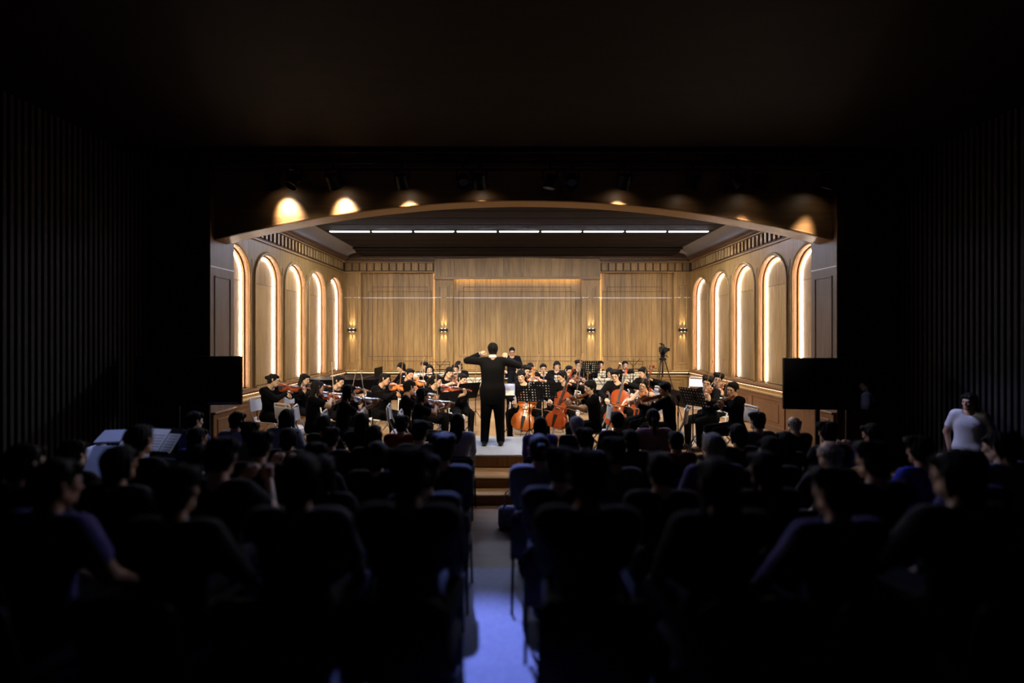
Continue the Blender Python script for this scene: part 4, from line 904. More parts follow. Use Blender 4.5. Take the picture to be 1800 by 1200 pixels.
def new_audience_chair():
    def f(r):
        q = MB(); q.bbox(-0.225,0.225,-0.22,0.22,0.41,0.47,b=0.025); q.build('seat', NAVY, r, smooth=50)
        q = MB(); q.bbox(-0.22,0.22,-0.025,0.025,-0.01,0.33,b=0.022,T=M.Translation((0,0.235,0.47)) @ M.Rotation(R(-8),4,'X')); q.build('backrest', NAVY, r, smooth=50)
        q = MB(); q.tube([(-0.225,0.215,0.42),(-0.225,0.285,0.77),(-0.19,0.295,0.815),(0.19,0.295,0.815),(0.225,0.285,0.77),(0.225,0.215,0.42)],0.011,8); q.build('back_frame', BLACKM, r, smooth=50)
        for s in (-1,1):
            q = MB(); q.tube([(s*0.215,-0.19,0.42),(s*0.225,-0.22,0.0)],0.011,8); q.build('leg', BLACKM, r)
            q = MB(); q.tube([(s*0.215,0.20,0.43),(s*0.225,0.27,0.0)],0.011,8); q.build('leg', BLACKM, r)
    return proto('audience_chair', f)
def stand_legs(r, top, m):
    q = MB(); q.tube([(0,0,0.25),(0,0,top)],0.010,8); q.build('pole', m, r)
    for k in range(3):
        a = 2*math.pi*k/3+0.5; q = MB(); q.tube([(0,0,0.30),(0.20*math.cos(a),0.20*math.sin(a),0.03),(0.27*math.cos(a),0.27*math.sin(a),0.008)],0.008,6); q.build('leg', m, r, smooth=50)
    q = MB(); q.tube([(0,0,0.60),(0,0,0.68)],0.016,8); q.build('clutch', m, r)
def desk_mx(top, tilt): return M.Translation((0,0.0,top)) @ M.Rotation(R(tilt),4,'X')
STAND_TOP = 0.98
def new_desk_stand(perf, top=STAND_TOP, tilt=25):
    """orchestra stand; reading side faces +Y (a player behind it), desk leans"""
    def f(r):
        stand_legs(r, top, BLACKM); T = desk_mx(top, tilt); W2, H2 = 0.25, 0.17
        if perf:
            q = MB(); cols, rows = 9, 6; cx = 2*W2/cols; cz = 2*H2/rows; hole = 0.42
            vs = []; fs = []
            def cellq(x0,x1,z0,z1):
                q.box(x0,x1,-0.002,0.002,z0,z1,T)
            for j in range(rows+1): cellq(-W2,W2, -H2+cz*j-cz*0.29 if j else -H2, (-H2+cz*j+cz*0.29) if j < rows else H2)
            for i in range(cols+1): 
                for j in range(rows): cellq(-W2+cx*i-cx*0.29 if i else -W2, (-W2+cx*i+cx*0.29) if i < cols else W2, -H2+cz*j+cz*0.29, -H2+cz*(j+1)-cz*0.29)
            q.build('desk', BLACKM, r)
        else:
            q = MB(); q.bbox(-W2,W2,-0.003,0.003,-H2,H2,b=0.002,T=T); q.build('desk', BLACKM, r)
        q = MB(); q.bbox(-W2,W2,-0.003,0.055,-H2-0.006,-H2,b=0.002,T=T); q.build('ledge', BLACKM, r)
        q = MB(); q.bbox(-0.03,0.03,-0.03,-0.003,-0.05,0.05,b=0.004,T=T); q.build('bracket', BLACKM, r)
    return proto(('music_stand','p' if perf else 's',top,tilt), f)
def new_wire_stand(top=STAND_TOP, tilt=22):
    def f(r):
        stand_legs(r, top, BLACKM); T = desk_mx(top, tilt); 
        def tb(a, b): q = MB(); q.tube([T @ V(p) for p in (a,b)],0.0055,6); return q
        for a,b in (((-0.24,0,-0.13),(0.24,0,-0.13)),((-0.24,0,0.02),(0.24,0,0.02)),((-0.24,0,-0.13),(-0.24,0,0.10)),((0.24,0,-0.13),(0.24,0,0.10)),((-0.24,0,0.10),(0.24,0,0.10)),((0,0,-0.13),(0,0,0.18)),((0,0,-0.05),(-0.15,0,0.17)),((0,0,-0.05),(0.15,0,0.17))): tb(a,b).build('wire', BLACKM, r)
        q = MB(); q.bbox(-0.24,0.24,0.0,0.045,-0.136,-0.13,b=0.002,T=T); q.build('ledge', BLACKM, r)
    return proto(('music_stand','w',top,tilt), f)
def new_sheet(wide):
    def f(r):
        for s in ((-1,1) if wide else (0,)):
            x0, x1 = (min(0,s*0.215), max(0,s*0.215)) if s else (-0.11,0.11)
            q = MB(); q.box(x0+0.002,x1-0.002,0.0,0.003,0,0.29); q.build('page', PAPER, r)
            for j in range(7):
                q = MB(); q.box(x0+0.02,x1-0.02,0.003,0.0036,0.035+0.034*j,0.047+0.034*j); q.build('stave', PAPERG, r)
    return proto(('music_sheet','w' if wide else 'n'), f)
# ------------------------------------------------------------------ conductor
WHITEC = mat('white_cotton', (0.78,0.78,0.78), 0.8)
Yc = 8.10; hx = at(866,616,Yc).x
cd = empty('person', (hx, Yc, 0.20), R(180)); gC = FIG['conductor']; dress(gC, cd, 1, ('crop','b'), SUIT, SUIT)
tag(cd, 'conductor in a black suit with both fists raised, standing on the podium with back turned', 'person')
q = MB(); hcC = gC.head.translation
q.lathe([(0.062,0.0),(0.066,0.0),(0.064,0.045),(0.058,0.045)],16,M.Translation((0,hcC.y+0.045,hcC.z-0.128)) @ M.Rotation(R(12),4,'X')); q.build('collar', WHITEC, cd, smooth=50)
for wv, ev in ((gC.lw,gC.eL),(gC.rw,gC.eR)):
    d = (wv-ev).normalized(); q = MB(); q.tube([wv-d*0.055,wv-d*0.005],[0.041,0.039],12); q.build('cuff', WHITEC, cd, smooth=50)

# ------------------------------------------------------------------ players
def rootmx(x, y, rot, s=1.0, z=0.0): return M.Translation((x,y,z)) @ M.Rotation(R(rot),4,'Z') @ M.Scale(s,4)
PL = []
def player(px, py, Y, rot, kind, hair, where, skin=1, spec=False, inst=None, var=0, verb=None, chair=True, low=None, smin=0.90, topm=None):
    g = FIG[kind]; hp = g.head.translation; tgt = at(px, py, Y); s = max(smin, min(1.07, tgt.z/hp.z))
    off = M.Rotation(R(rot),4,'Z') @ V((hp.x*s, hp.y*s, 0)); x, y = tgt.x-off.x, tgt.y-off.y
    mx = rootmx(x, y, rot, s); r = empty('person', mx=mx); dress(g, r, skin, (hair,'b'), topm, low, spec)
    nm = {'violin':'a violin','viola':'a viola','cello':'a cello','flute':'a flute','clarinet':'a clarinet','trumpet':'a trumpet','trombone':'an upright trombone','bassoon':'a bassoon'}.get(inst)
    act = verb or ('holding' if inst in ('trombone','bassoon') else 'playing')
    tag(r, 'person in %sblack %s%s, %s' % ('glasses and ' if spec else '', act, (' '+nm) if nm else '', where), 'person', 'orchestra players on the stage')
    if chair:
        c = new_folding_chair(); place(c, rootmx(x, y, rot, 1.0) @ M.Translation((0,0.02,0))); tag(c, 'white folding chair under the player %s' % where, 'chair', 'white folding chairs on the stage')
    if inst:
        o = {'violin':lambda: new_violin(var),'viola':lambda: new_violin(var),'cello':lambda: new_cello(var),'flute':new_flute,'clarinet':new_clarinet,'trumpet':new_trumpet,'trombone':new_trombone,'bassoon':new_bassoon}[inst]()
        place(o, mx @ g.inst); tone = ('red','brown','orange')[var]
        tag(o, ('%s %s of the player %s' % (tone, inst, where)) if inst in ('violin','viola','cello') else '%s of the player %s' % ({'flute':'silver flute','clarinet':'black clarinet','trumpet':'brass trumpet','trombone':'trombone with silver slide','bassoon':'dark red bassoon with white bell ring'}[inst], where), inst, 'string instruments' if inst in ('violin','viola','cello') else None)
        if inst in ('violin','viola','cello'):
            b = new_bow(inst == 'cello'); place(b, mx @ g.bow); tag(b, 'bow of the %s player %s' % (inst, where), 'bow', 'bows')
    PL.append((x,y,where)); return mx
VS, VL, VK_, VB = 'violin_short','violin_long','violin_skirt','violin_bare'
player(481,669,9.0, 78,VL,'bun','nearest the left arched wall',1,True,'violin',0)
player(535,667,9.9, 62,VL,'long','second from the left wall',1,False,'violin',1)
player(558,682,8.0,104,VS,'long','beside the empty white chair, back half turned',1,False,'violin',0)
player(596,671,9.35,48,VS,'bun','in front of the left end of the piano',1,False,'violin',1)
player(614,690,7.4,102,VK_,'long','second front desk from the left, back half turned',1,False,'violin',1)
player(676,667,9.25,62,VL,'crop','before the middle of the piano',0,False,'violin',2)
player(720,682,8.05,98,VL,'short','third front desk from the left, head bent',0,False,'violin',1)
player(720,658,10.3,14,VL,'crop','facing out behind the third front desk',0,False,'viola',2)
player(743,695,7.4,96,VS,'part','front edge of the stage, left of the podium',2,False,'violin',1,smin=0.88)
player(767,670,8.95,58,VS,'pony','left of the big black stand',1,False,'violin',0)
player(813,667,9.75,18,VS,'bun','just left of the conductor, looking down',1,False,'violin',0)
player(790,655,10.65,4,VS,'longfringe','third row, left of the conductor',1,False,'viola',1)
player(800,649,11.6,6,'flute','long','fourth row, left of the conductor',1,False,'flute')
player(806,643,12.6,0,'rest','bob','last row, left of the conductor',1,False,verb='sitting with hands in lap')
player(746,645,12.55,0,'clarinet','short','last row, right of the piano bench',1,False,'clarinet')
player(755,650,11.5,5,'flute','part','fourth row, right of the piano',1,False,'flute')
player(705,646,12.1,-68,'piano','bob','at the piano keyboard',1,False,verb='playing the piano',chair=False)
player(911,644,12.95,0,'rest','long','last row, right of the conductor',1,False,verb='sitting with hands in lap')
player(925,652,10.95,-4,VL,'short','behind the cello nearest the conductor',1,True,'viola',2)
player(932,646,12.5,-4,'rest','longfringe','fourth row, right of the conductor',1,False,verb='sitting with hands in lap')
player(916,661,9.6,-2,'cello','bob','nearest the conductor',1,False,'cello',2)
player(955,648,11.9,0,'clarinet','pony','fourth row, left of the middle cello',1,True,'clarinet')
player(979,643,12.75,0,'rest','bob','last row, behind the middle cello',1,False,verb='sitting with hands in lap')
player(988,662,9.8,-28,'cello_down','part','in the middle of the cello row',1,False,'cello',0)
player(1000,652,11.25,-8,VS,'pony','third row, behind the middle cello',1,False,'viola',1)
player(1017,641,13.25,0,'trombone','short','left of the raised black stand',1,True,'trombone')
player(1037,681,8.0,-92,VS,'long','first desk right of the podium, in profile',1,False,'viola',1)
player(1056,642,13.25,-6,'trumpet','crop','right of the raised black stand',0,False,'trumpet')
player(1072,655,11.35,-4,'bassoon','longfringe','third row, behind the bespectacled cellist',1,False,'bassoon')
player(1081,660,10.0,-18,'cello','short','third cello from the podium',1,True,'cello',0)
player(1099,642,13.3,-4,'clarinet','crop','last row, left of the camera tripod',1,True,'clarinet')
player(1130,655,10.75,-34,'cello_down','long','in front of the camera tripod',1,False,'cello',0)
player(1131,677,8.65,-64,VB,'part','second desk right of the podium, sleeveless',1,False,'violin',2)
player(1168,684,7.9,-112,VL,'short','third desk right of the podium',0,False,'violin',2)
player(1243,672,8.75,-62,VL,'short','left of two at the last right desk',1,True,'violin',1)
player(1262,666,9.6,-58,VL,'short','by the right wall behind the last desk',1,True,'violin',1)
player(1287,684,7.85,-84,VL,'crop','nearest the right front of the stage',0,False,'violin',1)
# standing percussionist
g = FIG['percussion']; t = at(900,618,13.75); s = t.z/g.head.translation.z; mx = rootmx(t.x, t.y+0.1, 0, s); r = empty('person', mx=mx); dress(g, r, 0, ('crop','b'), None, None, True)
tag(r, 'person in glasses and black standing at the back behind the conductor with mallets', 'person', 'orchestra players on the stage')
for k, sg in enumerate((1,-1)):
    o = empty('mallet', mx=mx @ M.Translation((sg*0.15,-0.36,1.075))); q = MB(); q.tube([(0,0.06,0),(0,-0.28,-0.03)],0.005,6); q.build('stick', BOWW, o); q = MB(); q.ball((0,-0.29,-0.03),0.018,8); q.build('head', IVORY, o)
    tag(o, 'wooden mallet in the %s hand of the standing percussionist' % ('left','right')[k], 'mallet', 'percussion mallets')

# vibraphone behind the conductor
vb = empty('vibraphone', (-0.80,13.3,0))
for sgn in (-1,1):
    q = MB(); q.tube([(sgn*0.62,-0.22,0.0),(sgn*0.62,-0.20,0.82)],0.02,8); q.tube([(sgn*0.62,0.22,0.0),(sgn*0.62,0.20,0.82)],0.02,8); q.tube([(sgn*0.62,-0.22,0.12),(sgn*0.62,0.22,0.12)],0.016,8); q.build('leg_frame', BLACKM, vb)
for y_ in (-0.2,0.0,0.2): BX('rail', BLACKM, vb, -0.64,0.64, y_-0.02,y_+0.02, 0.80,0.86, b=0.006)
for k in range(22):
    x = -0.60+1.2*k/21; q = MB(); q.bbox(x-0.022,x+0.022,-0.22,0.02+0.06*(k/21),0.865,0.88,b=0.004); q.build('bar', SILVER, vb)
    q = MB(); q.tube([(x,-0.1,0.80),(x,-0.1,0.34+0.35*k/21)],0.018,8); q.build('resonator', BRASS, vb)
tag(vb, 'vibraphone with silver bars and brass resonator tubes behind the conductor', 'vibraphone')

# grand piano, keyboard to the right
pn = empty('grand_piano', (-4.32,11.75,0), R(-90)); 
# local: keyboard at +Y... outline in plan, x across the keys, y towards the tail
ol = [(-0.74,0.0),(0.74,0.0),(0.74,0.75),(0.70,0.98),(0.58,1.12),(0.42,1.22),(0.30,1.36),(0.20,1.52),(0.02,1.63),(-0.25,1.66),(-0.50,1.62),(-0.66,1.48),(-0.74,1.25)]
pn.rotation_euler = (0,0,R(90)); pn.location = (-3.38,12.0,0)
q = MB(); q.prism([p for p in ol], 0.66, 0.985); q.build('case', BLACKP, pn)
q = MB(); q.prism([(x*1.015,y if y < 0.3 else y*1.01) for x,y in ol if y >= 0]+[], 0.0, 0.022, M.Translation((0,0.0,0.985))); q.build('lid', BLACKP, pn)
q = MB(); q.bbox(-0.74,0.74,-0.26,0.0,0.62,0.70,b=0.01); q.bbox(-0.74,-0.64,-0.26,0.0,0.70,0.82,b=0.02); q.bbox(0.64,0.74,-0.26,0.0,0.70,0.82,b=0.02); q.build('keybed', BLACKP, pn)
wk = MB().bbox(-0.0108,0.0108,-0.15,0.0,0,0.022,b=0.002).mesh('white_key', IVORY); bkk = MB().bbox(-0.006,0.006,-0.095,0.0,0.022,0.036,b=0.002).mesh('black_key', EBONY)
for k in range(52):
    put('white_key', wk, pn, (-0.612+0.024*k,-0.05,0.702))
    if k%7 in (0,2,3,5,6) and k < 51: put('black_key', bkk, pn, (-0.60+0.024*k,-0.05,0.702))
q = MB(); q.bbox(-0.64,0.64,-0.045,-0.01,0.725,0.92,b=0.01); q.build('fallboard', BLACKP, pn)
q = MB(); q.bbox(-0.35,0.35,0.10,0.115,1.02,1.25,b=0.01,T=M.Identity(4)); q.build('music_desk', BLACKP, pn)
for x,y_ in ((-0.62,0.15),(0.62,0.15),(-0.2,1.40)):
    q = MB(); q.lathe([(0.03,0.03),(0.035,0.06),(0.05,0.12),(0.06,0.45),(0.085,0.62),(0.085,0.665)],10,M.Translation((x,y_,0))); q.build('leg', BLACKP, pn, smooth=40)
    q = MB(); q.tube([(x-0.015,y_,0.03),(x+0.015,y_,0.03)],0.03,12); q.build('caster', BRASS, pn)
q = MB(); q.bbox(-0.08,0.08,0.12,0.22,0.06,0.66,b=0.01); q.build('pedal_lyre', BLACKP, pn)
for x in (-0.05,0,0.05): q = MB(); q.bbox(x-0.012,x+0.012,0.02,0.14,0.055,0.068,b=0.004); q.build('pedal', BRASS, pn)
q = MB(); q.bbox(-0.735,0.735,0.40,0.412,1.0065,1.0085,b=0.0005); q.build('lid_hinge', BRASS, pn)
tag(pn, 'black grand piano with closed lid by the left wall', 'piano')
px_, py_, _ = [p for p in PL if p[2] == 'at the piano keyboard'][0]
bn = empty('piano_bench', (px_,py_+0.02,0), R(-68))
BX('seat', EBONY, bn, -0.28,0.28, -0.17,0.17, 0.40,0.455, b=0.02)
for sx in (-1,1):
    for sy in (-1,1): BX('leg', EBONY, bn, sx*0.25-0.02,sx*0.25+0.02, sy*0.14-0.02,sy*0.14+0.02, 0,0.40, b=0.005)
tag(bn, 'black piano bench under the pianist', 'bench')

# ------------------------------------------------------------------ music stands and scores
def stand(px, py, Y, rot, kind, where, sheet=None, top=0.98, tilt=25):
    """px,py: where the desk shows; rot 180 turns the reading side to the camera"""
    p = at(px, py, Y); o = {'p':lambda: new_desk_stand(True,top,tilt),'s':lambda: new_desk_stand(False,top,tilt),'w':lambda: new_wire_stand(top,tilt)}[kind]()
    mx = M.Translation((p.x,p.y,0)) @ M.Rotation(R(rot),4,'Z'); place(o, mx)
    kn = {'p':'black perforated music stand','s':'solid black music stand','w':'thin black wire music stand'}[kind]
    tag(o, '%s %s' % (kn, where), 'music stand', 'music stands')
    if sheet:
        s_ = new_sheet(sheet == 2); base = -0.168 if kind != 'w' else -0.128
        place(s_, mx @ desk_mx(top,tilt) @ M.Translation((0,0.0045,base))); tag(s_, '%s white score on the %s %s' % ('open' if sheet == 2 else 'single', kn, where), 'sheet music', 'scores on the stands')
stand(823,694,9.25, 40,'s','left of the conductor',2, 0.98)
stand(787,702,8.3, 55,'s','left of the podium',2, 0.93)
stand(896,680,9.15,175,'s','in front of the conductor',2, 1.02, -25) if False else None
stand(931,694,9.05,-12,'p','before the cello nearest the conductor',1, 0.95)
stand(955,683,9.0,-14,'p','before the middle cello',1, 1.03)
stand(1038,645,12.35,0,'p','raised high in the last row',1, 1.24)
stand(1218,690,8.15,-62,'p','at the last right desk',2, 1.0)
stand(1192,702,8.6,-80,'s','third desk right of the podium',2, 0.92)
stand(773,640,11.9,10,'w','raised high left of the conductor',None, 1.30)
stand(1113,641,12.3,-5,'w','raised high before the camera tripod',None, 1.29)
stand(741,663,11.95,168,'w','right of the piano',2, 0.98, -22) if False else None
stand(742,662,11.85,0,'w','right of the piano',2, 0.98)
stand(836,676,11.2,6,'w','beside the vibraphone',2, 0.92)
stand(982,668,11.85,0,'w','behind the middle cello',1, 0.92)
stand(1058,662,12.5,0,'w','before the trumpet',1, 0.98)
stand(1108,668,12.55,0,'w','left of the camera tripod',2, 0.90)
stand(1062,676,10.65,0,'w','before the bassoon',2, 0.95)
stand(1010,676,12.4,0,'w','before the trombone',1, 0.84)
stand(560,705,8.65,80,'w','at the first left desk',2, 0.86)
stand(655,700,8.5,70,'s','before the piano',1, 0.9)
# conductor's own desk with a pale blue back and the score
p = at(892,676,9.08); ds = empty('conductor_stand', (p.x,p.y,0)); BLUEP = mat('pale_blue_board',(0.30,0.34,0.62),0.6)
stand_legs(ds, 1.02, BLACKM); T = M.Translation((0,0,1.02)) @ M.Rotation(R(-38),4,'X')
q = MB(); q.bbox(-0.14,0.14,-0.006,0.006,-0.16,0.13,b=0.004,T=T); q.build('desk', BLUEP, ds); q = MB(); q.bbox(-0.14,0.14,-0.06,-0.006,-0.168,-0.16,b=0.003,T=T); q.build('ledge', BLACKM, ds)
tag(ds, 'pale blue backed music stand in front of the conductor', 'music stand')
sh_ = empty('score', mx=M.Translation((p.x,p.y,0)) @ T @ M.Translation((0.0,-0.012,-0.158)))
q = MB(); q.box(-0.125,0.125,-0.004,0.004,0,0.13); q.build('page', PAPER, sh_); q = MB(); q.box(-0.13,0.08,-0.006,-0.004,0.17,0.25); 
tag(sh_, 'white score on the stand in front of the conductor', 'sheet music')

# empty chairs
for px,py,Y,rot,lab in ((517,740,8.3,150,'empty white folding chair at the left front of the stage'),(1222,690,13.1,-35,'empty white folding chair in the right back corner')):
    p = at(px,py,Y); c = new_folding_chair(); place(c, rootmx(p.x,p.y,rot)); tag(c, lab, 'chair', 'white folding chairs on the stage')

# video camera on a tripod
tc = at(1165,612,11.8); tp = empty('camera_tripod', (tc.x,tc.y,0))
for k in range(3):
    a = R(90+120*k); e = V((0.46*math.cos(a),0.46*math.sin(a),0.0)); tpp = V((0.05*math.cos(a),0.05*math.sin(a),1.44)); mid = tpp.lerp(e,0.52)
    for dx in (-0.022,0.022):
        tg_ = V((-math.sin(a),math.cos(a),0))*dx; q = MB(); q.tube([tpp+tg_,mid+tg_],0.008,6); q.build('leg_tube', BLACKM, tp)
    q = MB(); q.tube([mid,e],0.009,6); q.build('leg', mat('tripod_red',(0.12,0.02,0.012),0.4), tp)
    q = MB(); q.bbox(-0.03,0.03,-0.03,0.03,-0.05,0.05,b=0.008,T=M.Translation(mid)); q.build('leg_clamp', BLACKM, tp)
q = MB(); q.tube([(0,0,1.02),(0,0,1.46)],0.014,8); q.build('centre_column', BLACKM, tp)
q = MB(); q.lathe([(0.03,1.42),(0.085,1.44),(0.085,1.48),(0.05,1.50),(0.055,1.58),(0.07,1.60),(0.07,1.62)],12); q.build('fluid_head', BLACKM, tp, smooth=40)
q = MB(); q.tube([(0.05,0.03,1.56),(0.20,0.20,1.50)],0.009,6); q.build('pan_handle', BLACKM, tp)
tag(tp, 'black tripod holding the video camera before the back wall', 'tripod')
vc = empty('video_camera', (tc.x,tc.y,1.62))
q = MB(); q.bbox(-0.06,0.06,-0.14,0.14,0.0,0.14,b=0.02); q.build('body', BLACKM, vc, smooth=40)
q = MB(); q.tube([(0,-0.14,0.07),(0,-0.22,0.07),(0,-0.25,0.07)],[0.05,0.05,0.058],14); q.build('lens', BLACKM, vc, smooth=40)
q = MB(); q.bbox(0.06,0.16,-0.03,-0.015,0.04,0.11,b=0.004); q.build('viewfinder_screen', SCREEN, vc)
q = MB(); q.tube([(0,-0.1,0.14),(0,-0.09,0.19),(0,0.08,0.19),(0,0.1,0.14)],0.014,8); q.build('top_handle', BLACKM, vc, smooth=50)
q = MB(); q.tube([(-0.045,-0.12,0.215),(-0.045,0.06,0.215)],0.016,8); q.build('microphone', BLACKM, vc)
tag(vc, 'black video camera on top of the tripod at the back', 'camera')

# socket on the left wainscot
so_ = empty('wall_socket', at(443,738,4501/(VX-443)*1.0)); so_.location = (-W+0.155, 9.72, 0.34)
BX('plate', WHITEP, so_, 0,0.010, -0.06,0.06, -0.06,0.06, b=0.003)
for z in (-0.02,0.02): BX('slot', GROOVE, so_, 0.010,0.011, -0.012,0.012, z-0.004,z+0.004)
tag(so_, 'white wall socket on the left wainscot', 'socket')

# ------------------------------------------------------------------ big screens on floor stands
for k,(p0,p1,rot) in enumerate(((at(246,626,7.35),at(421,712,7.35),6),(at(1381,629,7.35),at(1558,720,7.35),-6))):
    x0, x1 = p0.x, p1.x; zt, zb = p0.z, p1.z; xm = (x0+x1)/2; w2 = (x1-x0)/2
    t = empty('television', (xm,7.35,zb), R(rot)); hh = zt-zb
    q = MB(); q.bbox(-w2,w2,-0.02,0.03,0.0,hh,b=0.008); q.build('bezel', BLACKM, t); BX('screen', SCREEN, t, -w2+0.012,w2-0.012, -0.0225,-0.019, 0.018,hh-0.012)
    BX('rear_housing', BLACKM, t, -w2*0.6,w2*0.6, 0.03,0.07, 0.05,hh*0.7, b=0.01)
    tag(t, 'large black flat television at the %s of the stage opening' % ('left','right')[k], 'television', 'televisions beside the stage')
    s_ = empty('television_stand', (xm,7.35,-0.30), R(rot)); H = zb+0.30
    for sx in (-1,1):
        q = MB(); q.bbox(sx*0.22-0.03,sx*0.22+0.03,0.072,0.12,0.08,H+hh*0.5,b=0.008); q.build('post', BLACKM, s_)
        q = MB(); q.bbox(sx*0.30-0.03,sx*0.30+0.03,-0.28,0.38,0.06,0.10,b=0.01); q.build('foot', BLACKM, s_)
        for yy in (-0.24,0.34): q = MB(); q.tube([(sx*0.30-0.015,yy,0.03),(sx*0.30+0.015,yy,0.03)],0.03,10); q.build('caster', BLACKM, s_)
    BX('crossbar', BLACKM, s_, -0.32,0.32, 0.075,0.115, 0.065,0.10, b=0.008); BX('shelf', BLACKM, s_, -0.28,0.28, -0.10,0.12, 0.52,0.54, b=0.005)
    tag(s_, 'black wheeled floor stand under the %s television' % ('left','right')[k], 'stand')

# lectern with open scores at the left of the hall
lc = empty('lectern', (-4.98,5.92,-0.30), R(14)); GRB = mat('pale_lectern',(0.34,0.37,0.50),0.6)
q = MB(); q.bbox(-0.23,0.23,-0.01,0.01,-0.26,0.26,b=0.006,T=M.Translation((0,-0.27,0.82)) @ M.Rotation(R(-42),4,'X')); q.build('sloped_panel', GRB, lc)
for sx in (-1,1): BX('side_panel', GRB, lc, sx*0.24-0.012,sx*0.24+0.012, -0.24,0.16, 0.0,1.02, b=0.006)
BX('base', GRB, lc, -0.28,0.28, -0.24,0.22, 0.0,0.05, b=0.01)
q = MB(); q.bbox(-0.27,0.27,-0.14,0.14,-0.012,0.012,b=0.006,T=M.Translation((0,0.08,1.09)) @ M.Rotation(R(22),4,'X')); q.build('top', GRB, lc)
tag(lc, 'pale lectern standing by the left slatted wall', 'lectern')
ms = empty('music_stand', (-4.38,5.6,-0.30), R(14)); stand_legs(ms, 1.10, BLACKM)
T = M.Translation((0,0,1.14)) @ M.Rotation(R(-50),4,'X') @ M.Rotation(R(8),4,'Y'); q = MB(); q.bbox(-0.29,0.29,-0.004,0.004,-0.20,0.17,b=0.003,T=T); q.build('desk', BLACKM, ms); q = MB(); q.bbox(-0.29,0.29,-0.05,-0.004,-0.206,-0.2,b=0.002,T=T); q.build('ledge', BLACKM, ms)
tag(ms, 'black music stand with a wide open score beside the lectern', 'music stand')
for k,(x0,x1) in enumerate(((-0.27,-0.02),(-0.015,0.16),(0.17,0.30))):
    o = empty('sheet_of_music', mx=M.Translation((-4.38,5.6,-0.30)) @ M.Rotation(R(14),4,'Z') @ T @ M.Translation((0,-0.006,-0.198))); q = MB(); q.box(x0,x1,-0.002,0.001,0,0.34-0.06*(k == 2)); q.build('page', PAPER, o)
    q = MB()
    for j in range(6): q.box(x0+0.02,x1-0.02,-0.0028,-0.002,0.04+0.04*j,0.05+0.04*j)
    q.build('stave', PAPERG, o)
    tag(o, '%s white page on the stand beside the lectern' % ('left','middle','right')[k], 'sheet music', 'pages beside the lectern')

# standing person in a white T-shirt by the right wall
gS = FIG['standing']; t = at(1700,706,6.2); s = (t.z+0.30)/gS.head.translation.z; mx = rootmx(t.x+0.03,6.2,-48,s,-0.30) @ M.Scale(0.92,4,(1,0,0))
r = empty('person', mx=mx); dress(gS, r, 0, ('long','b'), cloth('white_tshirt',(0.62,0.62,0.66)), cloth('dark_trousers',(0.02,0.02,0.03)))
q = MB(); q.bbox(0.04,0.13,-0.118,-0.112,1.30,1.312,b=0.002); q.build('chest_print', mat('print_dark',(0.15,0.12,0.25),0.8), r)
tag(r, 'person in a white T-shirt standing by the right slatted wall', 'person')

# ------------------------------------------------------------------ audience
DK = cloth('dark_top_a',(0.010,0.010,0.014)); DK2 = cloth('dark_top_b',(0.018,0.014,0.018)); DK3 = cloth('dark_top_c',(0.008,0.012,0.012))
C_ = {'d':DK,'e':DK2,'f':DK3,'lb':cloth('light_blue_shirt',(0.32,0.38,0.55)),'bl':cloth('blue_shirt',(0.06,0.08,0.42)),'gb':cloth('grey_blue_blouse',(0.20,0.22,0.30)),'rd':cloth('red_shirt',(0.30,0.012,0.010)),
      'wh':cloth('white_shirt',(0.45,0.45,0.48)),'pu':cloth('purple_shirt',(0.13,0.09,0.30)),'pk':cloth('dusty_pink_shirt',(0.30,0.17,0.17)),'mr':cloth('maroon_shirt',(0.09,0.012,0.02)),'gy':cloth('grey_shirt',(0.10,0.10,0.11)),'vi':cloth('violet_shirt',(0.08,0.07,0.22)),'rb':cloth('royal_blue_shirt',(0.035,0.04,0.42))}
CN_ = {'d':'black','e':'charcoal','f':'dark green','lb':'pale blue','bl':'blue','gb':'grey blue','rd':'red','wh':'white','pu':'purple','pk':'dusty pink','mr':'maroon','gy':'grey','vi':'violet','rb':'royal blue'}
LOWD = cloth('dark_jeans',(0.010,0.011,0.018))
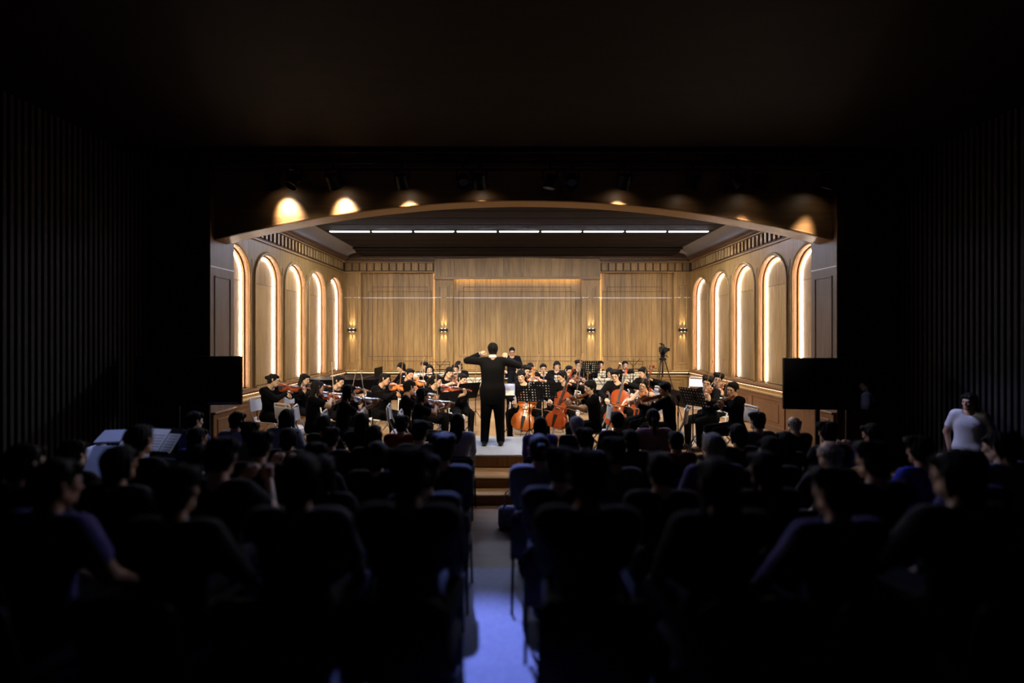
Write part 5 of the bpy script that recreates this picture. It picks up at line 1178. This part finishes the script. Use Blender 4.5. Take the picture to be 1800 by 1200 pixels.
ROWS = [(6.30,-0.30,'front row',[(330,'sit_b','short','vi'),(408,'sit_b','short','lb'),(487,'sit_c','long','gb'),(568,'sit_a','crop','d'),(635,'sit_a','long','e'),(705,'sit_a','short','rd'),(803,'sit_a','long','wh'),(950,'sit_a','long','pu'),(1014,'sit_a','gcurly','d'),(1086,'sit_a','crop','e'),(1153,'sit_b','pony','pk'),(1334,'sit_a','short','gy'),(1406,'sit_b','gbald','d')]),
        (5.35,-0.30,'second row',[(335,'sit_b','long','bl'),(418,'sit_c','short','gb'),(505,'sit_a','bob','d'),(580,'sit_a','short','e'),(655,'sit_a','long','d'),(735,'sit_b','short','f'),(1028,'sit_a','short','vi'),(1110,'sit_a','long','d'),(1190,'sit_a','crop','mr'),(1300,'sit_a','bob','e'),(1385,'sit_a','long','f'),(1468,'sit_b','short','d'),(1545,'sit_phone','long','bl')]),
        (4.00,-0.15,'third row',[(120,'sit_a','short','e'),(238,'tall','crop','d'),(345,'sit_a','long','d'),(448,'sit_phone','short','d'),(552,'sit_a','short','f'),(660,'sit_a','bob','d'),(778,'sit_a','short','e'),(948,'sit_a','bun','gy'),(1080,'sit_a','short','gy'),(1258,'sit_a','gcrop','vi'),(1360,'sit_a','bob','d'),(1465,'sit_a','gbald','gy'),(1638,'sit_b','short','rb'),(1775,'sit_phone','bob','lb')]),
        (3.05,0.0,'fourth row',[(30,'sit_a','short','d'),(200,'sit_a','bob','e'),(375,'sit_phone','short','d'),(560,'sit_a','long','d'),(745,'sit_a','short','f'),(985,'sit_a','short','d'),(1165,'sit_a','crop','e'),(1350,'sit_a','long','d'),(1545,'sit_a','short','f'),(1735,'sit_b','crop','vi')]),
        (2.20,0.15,'back row',[(55,'sit_b','short','vi'),(300,'sit_a','short','d'),(520,'sit_a','bob','gy'),(715,'sit_a','short','d'),(1035,'sit_a','short','e'),(1270,'sit_a','long','d'),(1480,'sit_a','short','vi'),(1700,'sit_a','bob','d')])]
nth = ['first','second','third','fourth','fifth','sixth','seventh','eighth']
rr = random.Random(3)
for Y, zf, rname, lst in ROWS:
    lft = [i for i,a in enumerate(lst) if at(a[0],0,Y).x < -0.45]; nl = len(lft)
    for i,(px,kind,hr,cc) in enumerate(lst):
        tall = kind == 'tall'; kind = 'sit_a' if tall else kind; g = FIG[kind]; x = at(px,0,Y).x; rot = 180+max(-14,min(14, x*3.2))+rr.uniform(-3,3); s = 1.08 if tall else rr.uniform(0.95,1.03)
        mx = rootmx(x, Y+0.05, rot, s, zf); r = empty('person', mx=mx)
        gk = 'g' if hr[0] == 'g' else 'b'; hn = hr[1:] if gk == 'g' else hr
        dress(g, r, rr.choice((0,1,1,2)), (hn,gk), C_[cc], LOWD)
        wh = ('%s left of the aisle' % nth[nl-1-i]) if i < nl else ('%s right of the aisle' % nth[i-nl])
        pose = {'sit_a':'seated','sit_b':'turning aside','sit_c':'leaning forward','sit_phone':'raising hands'}[kind]
        tag(r, 'audience member in %s %s, %s, %s' % (CN_[cc], pose, wh, rname), 'person', 'audience in the hall')
        c = new_audience_chair(); place(c, rootmx(x, Y+0.03, rot, 1.0, zf)); tag(c, 'dark padded chair %s, %s' % (wh, rname), 'chair', 'audience chairs')
# things people hold up and a bag by the aisle
def held(px, Y, rname, col, em):
    pass
bg = empty('handbag', (-0.20,5.85,-0.288)); bagm = noisy('floral_bag',(0.05,0.04,0.16),(0.42,0.40,0.62),22,0.7)
q = MB(); q.bbox(-0.16,0.16,-0.07,0.07,0.0,0.26,b=0.04); q.build('body', bagm, bg, smooth=50)
for yy in (-0.05,0.05): q = MB(); q.tube([(-0.09,yy,0.24),(-0.07,yy,0.40),(0.0,yy,0.45),(0.07,yy,0.40),(0.09,yy,0.24)],0.009,6); q.build('handle', bagm, bg, smooth=50)
tag(bg, 'violet patterned handbag standing by the aisle', 'bag')
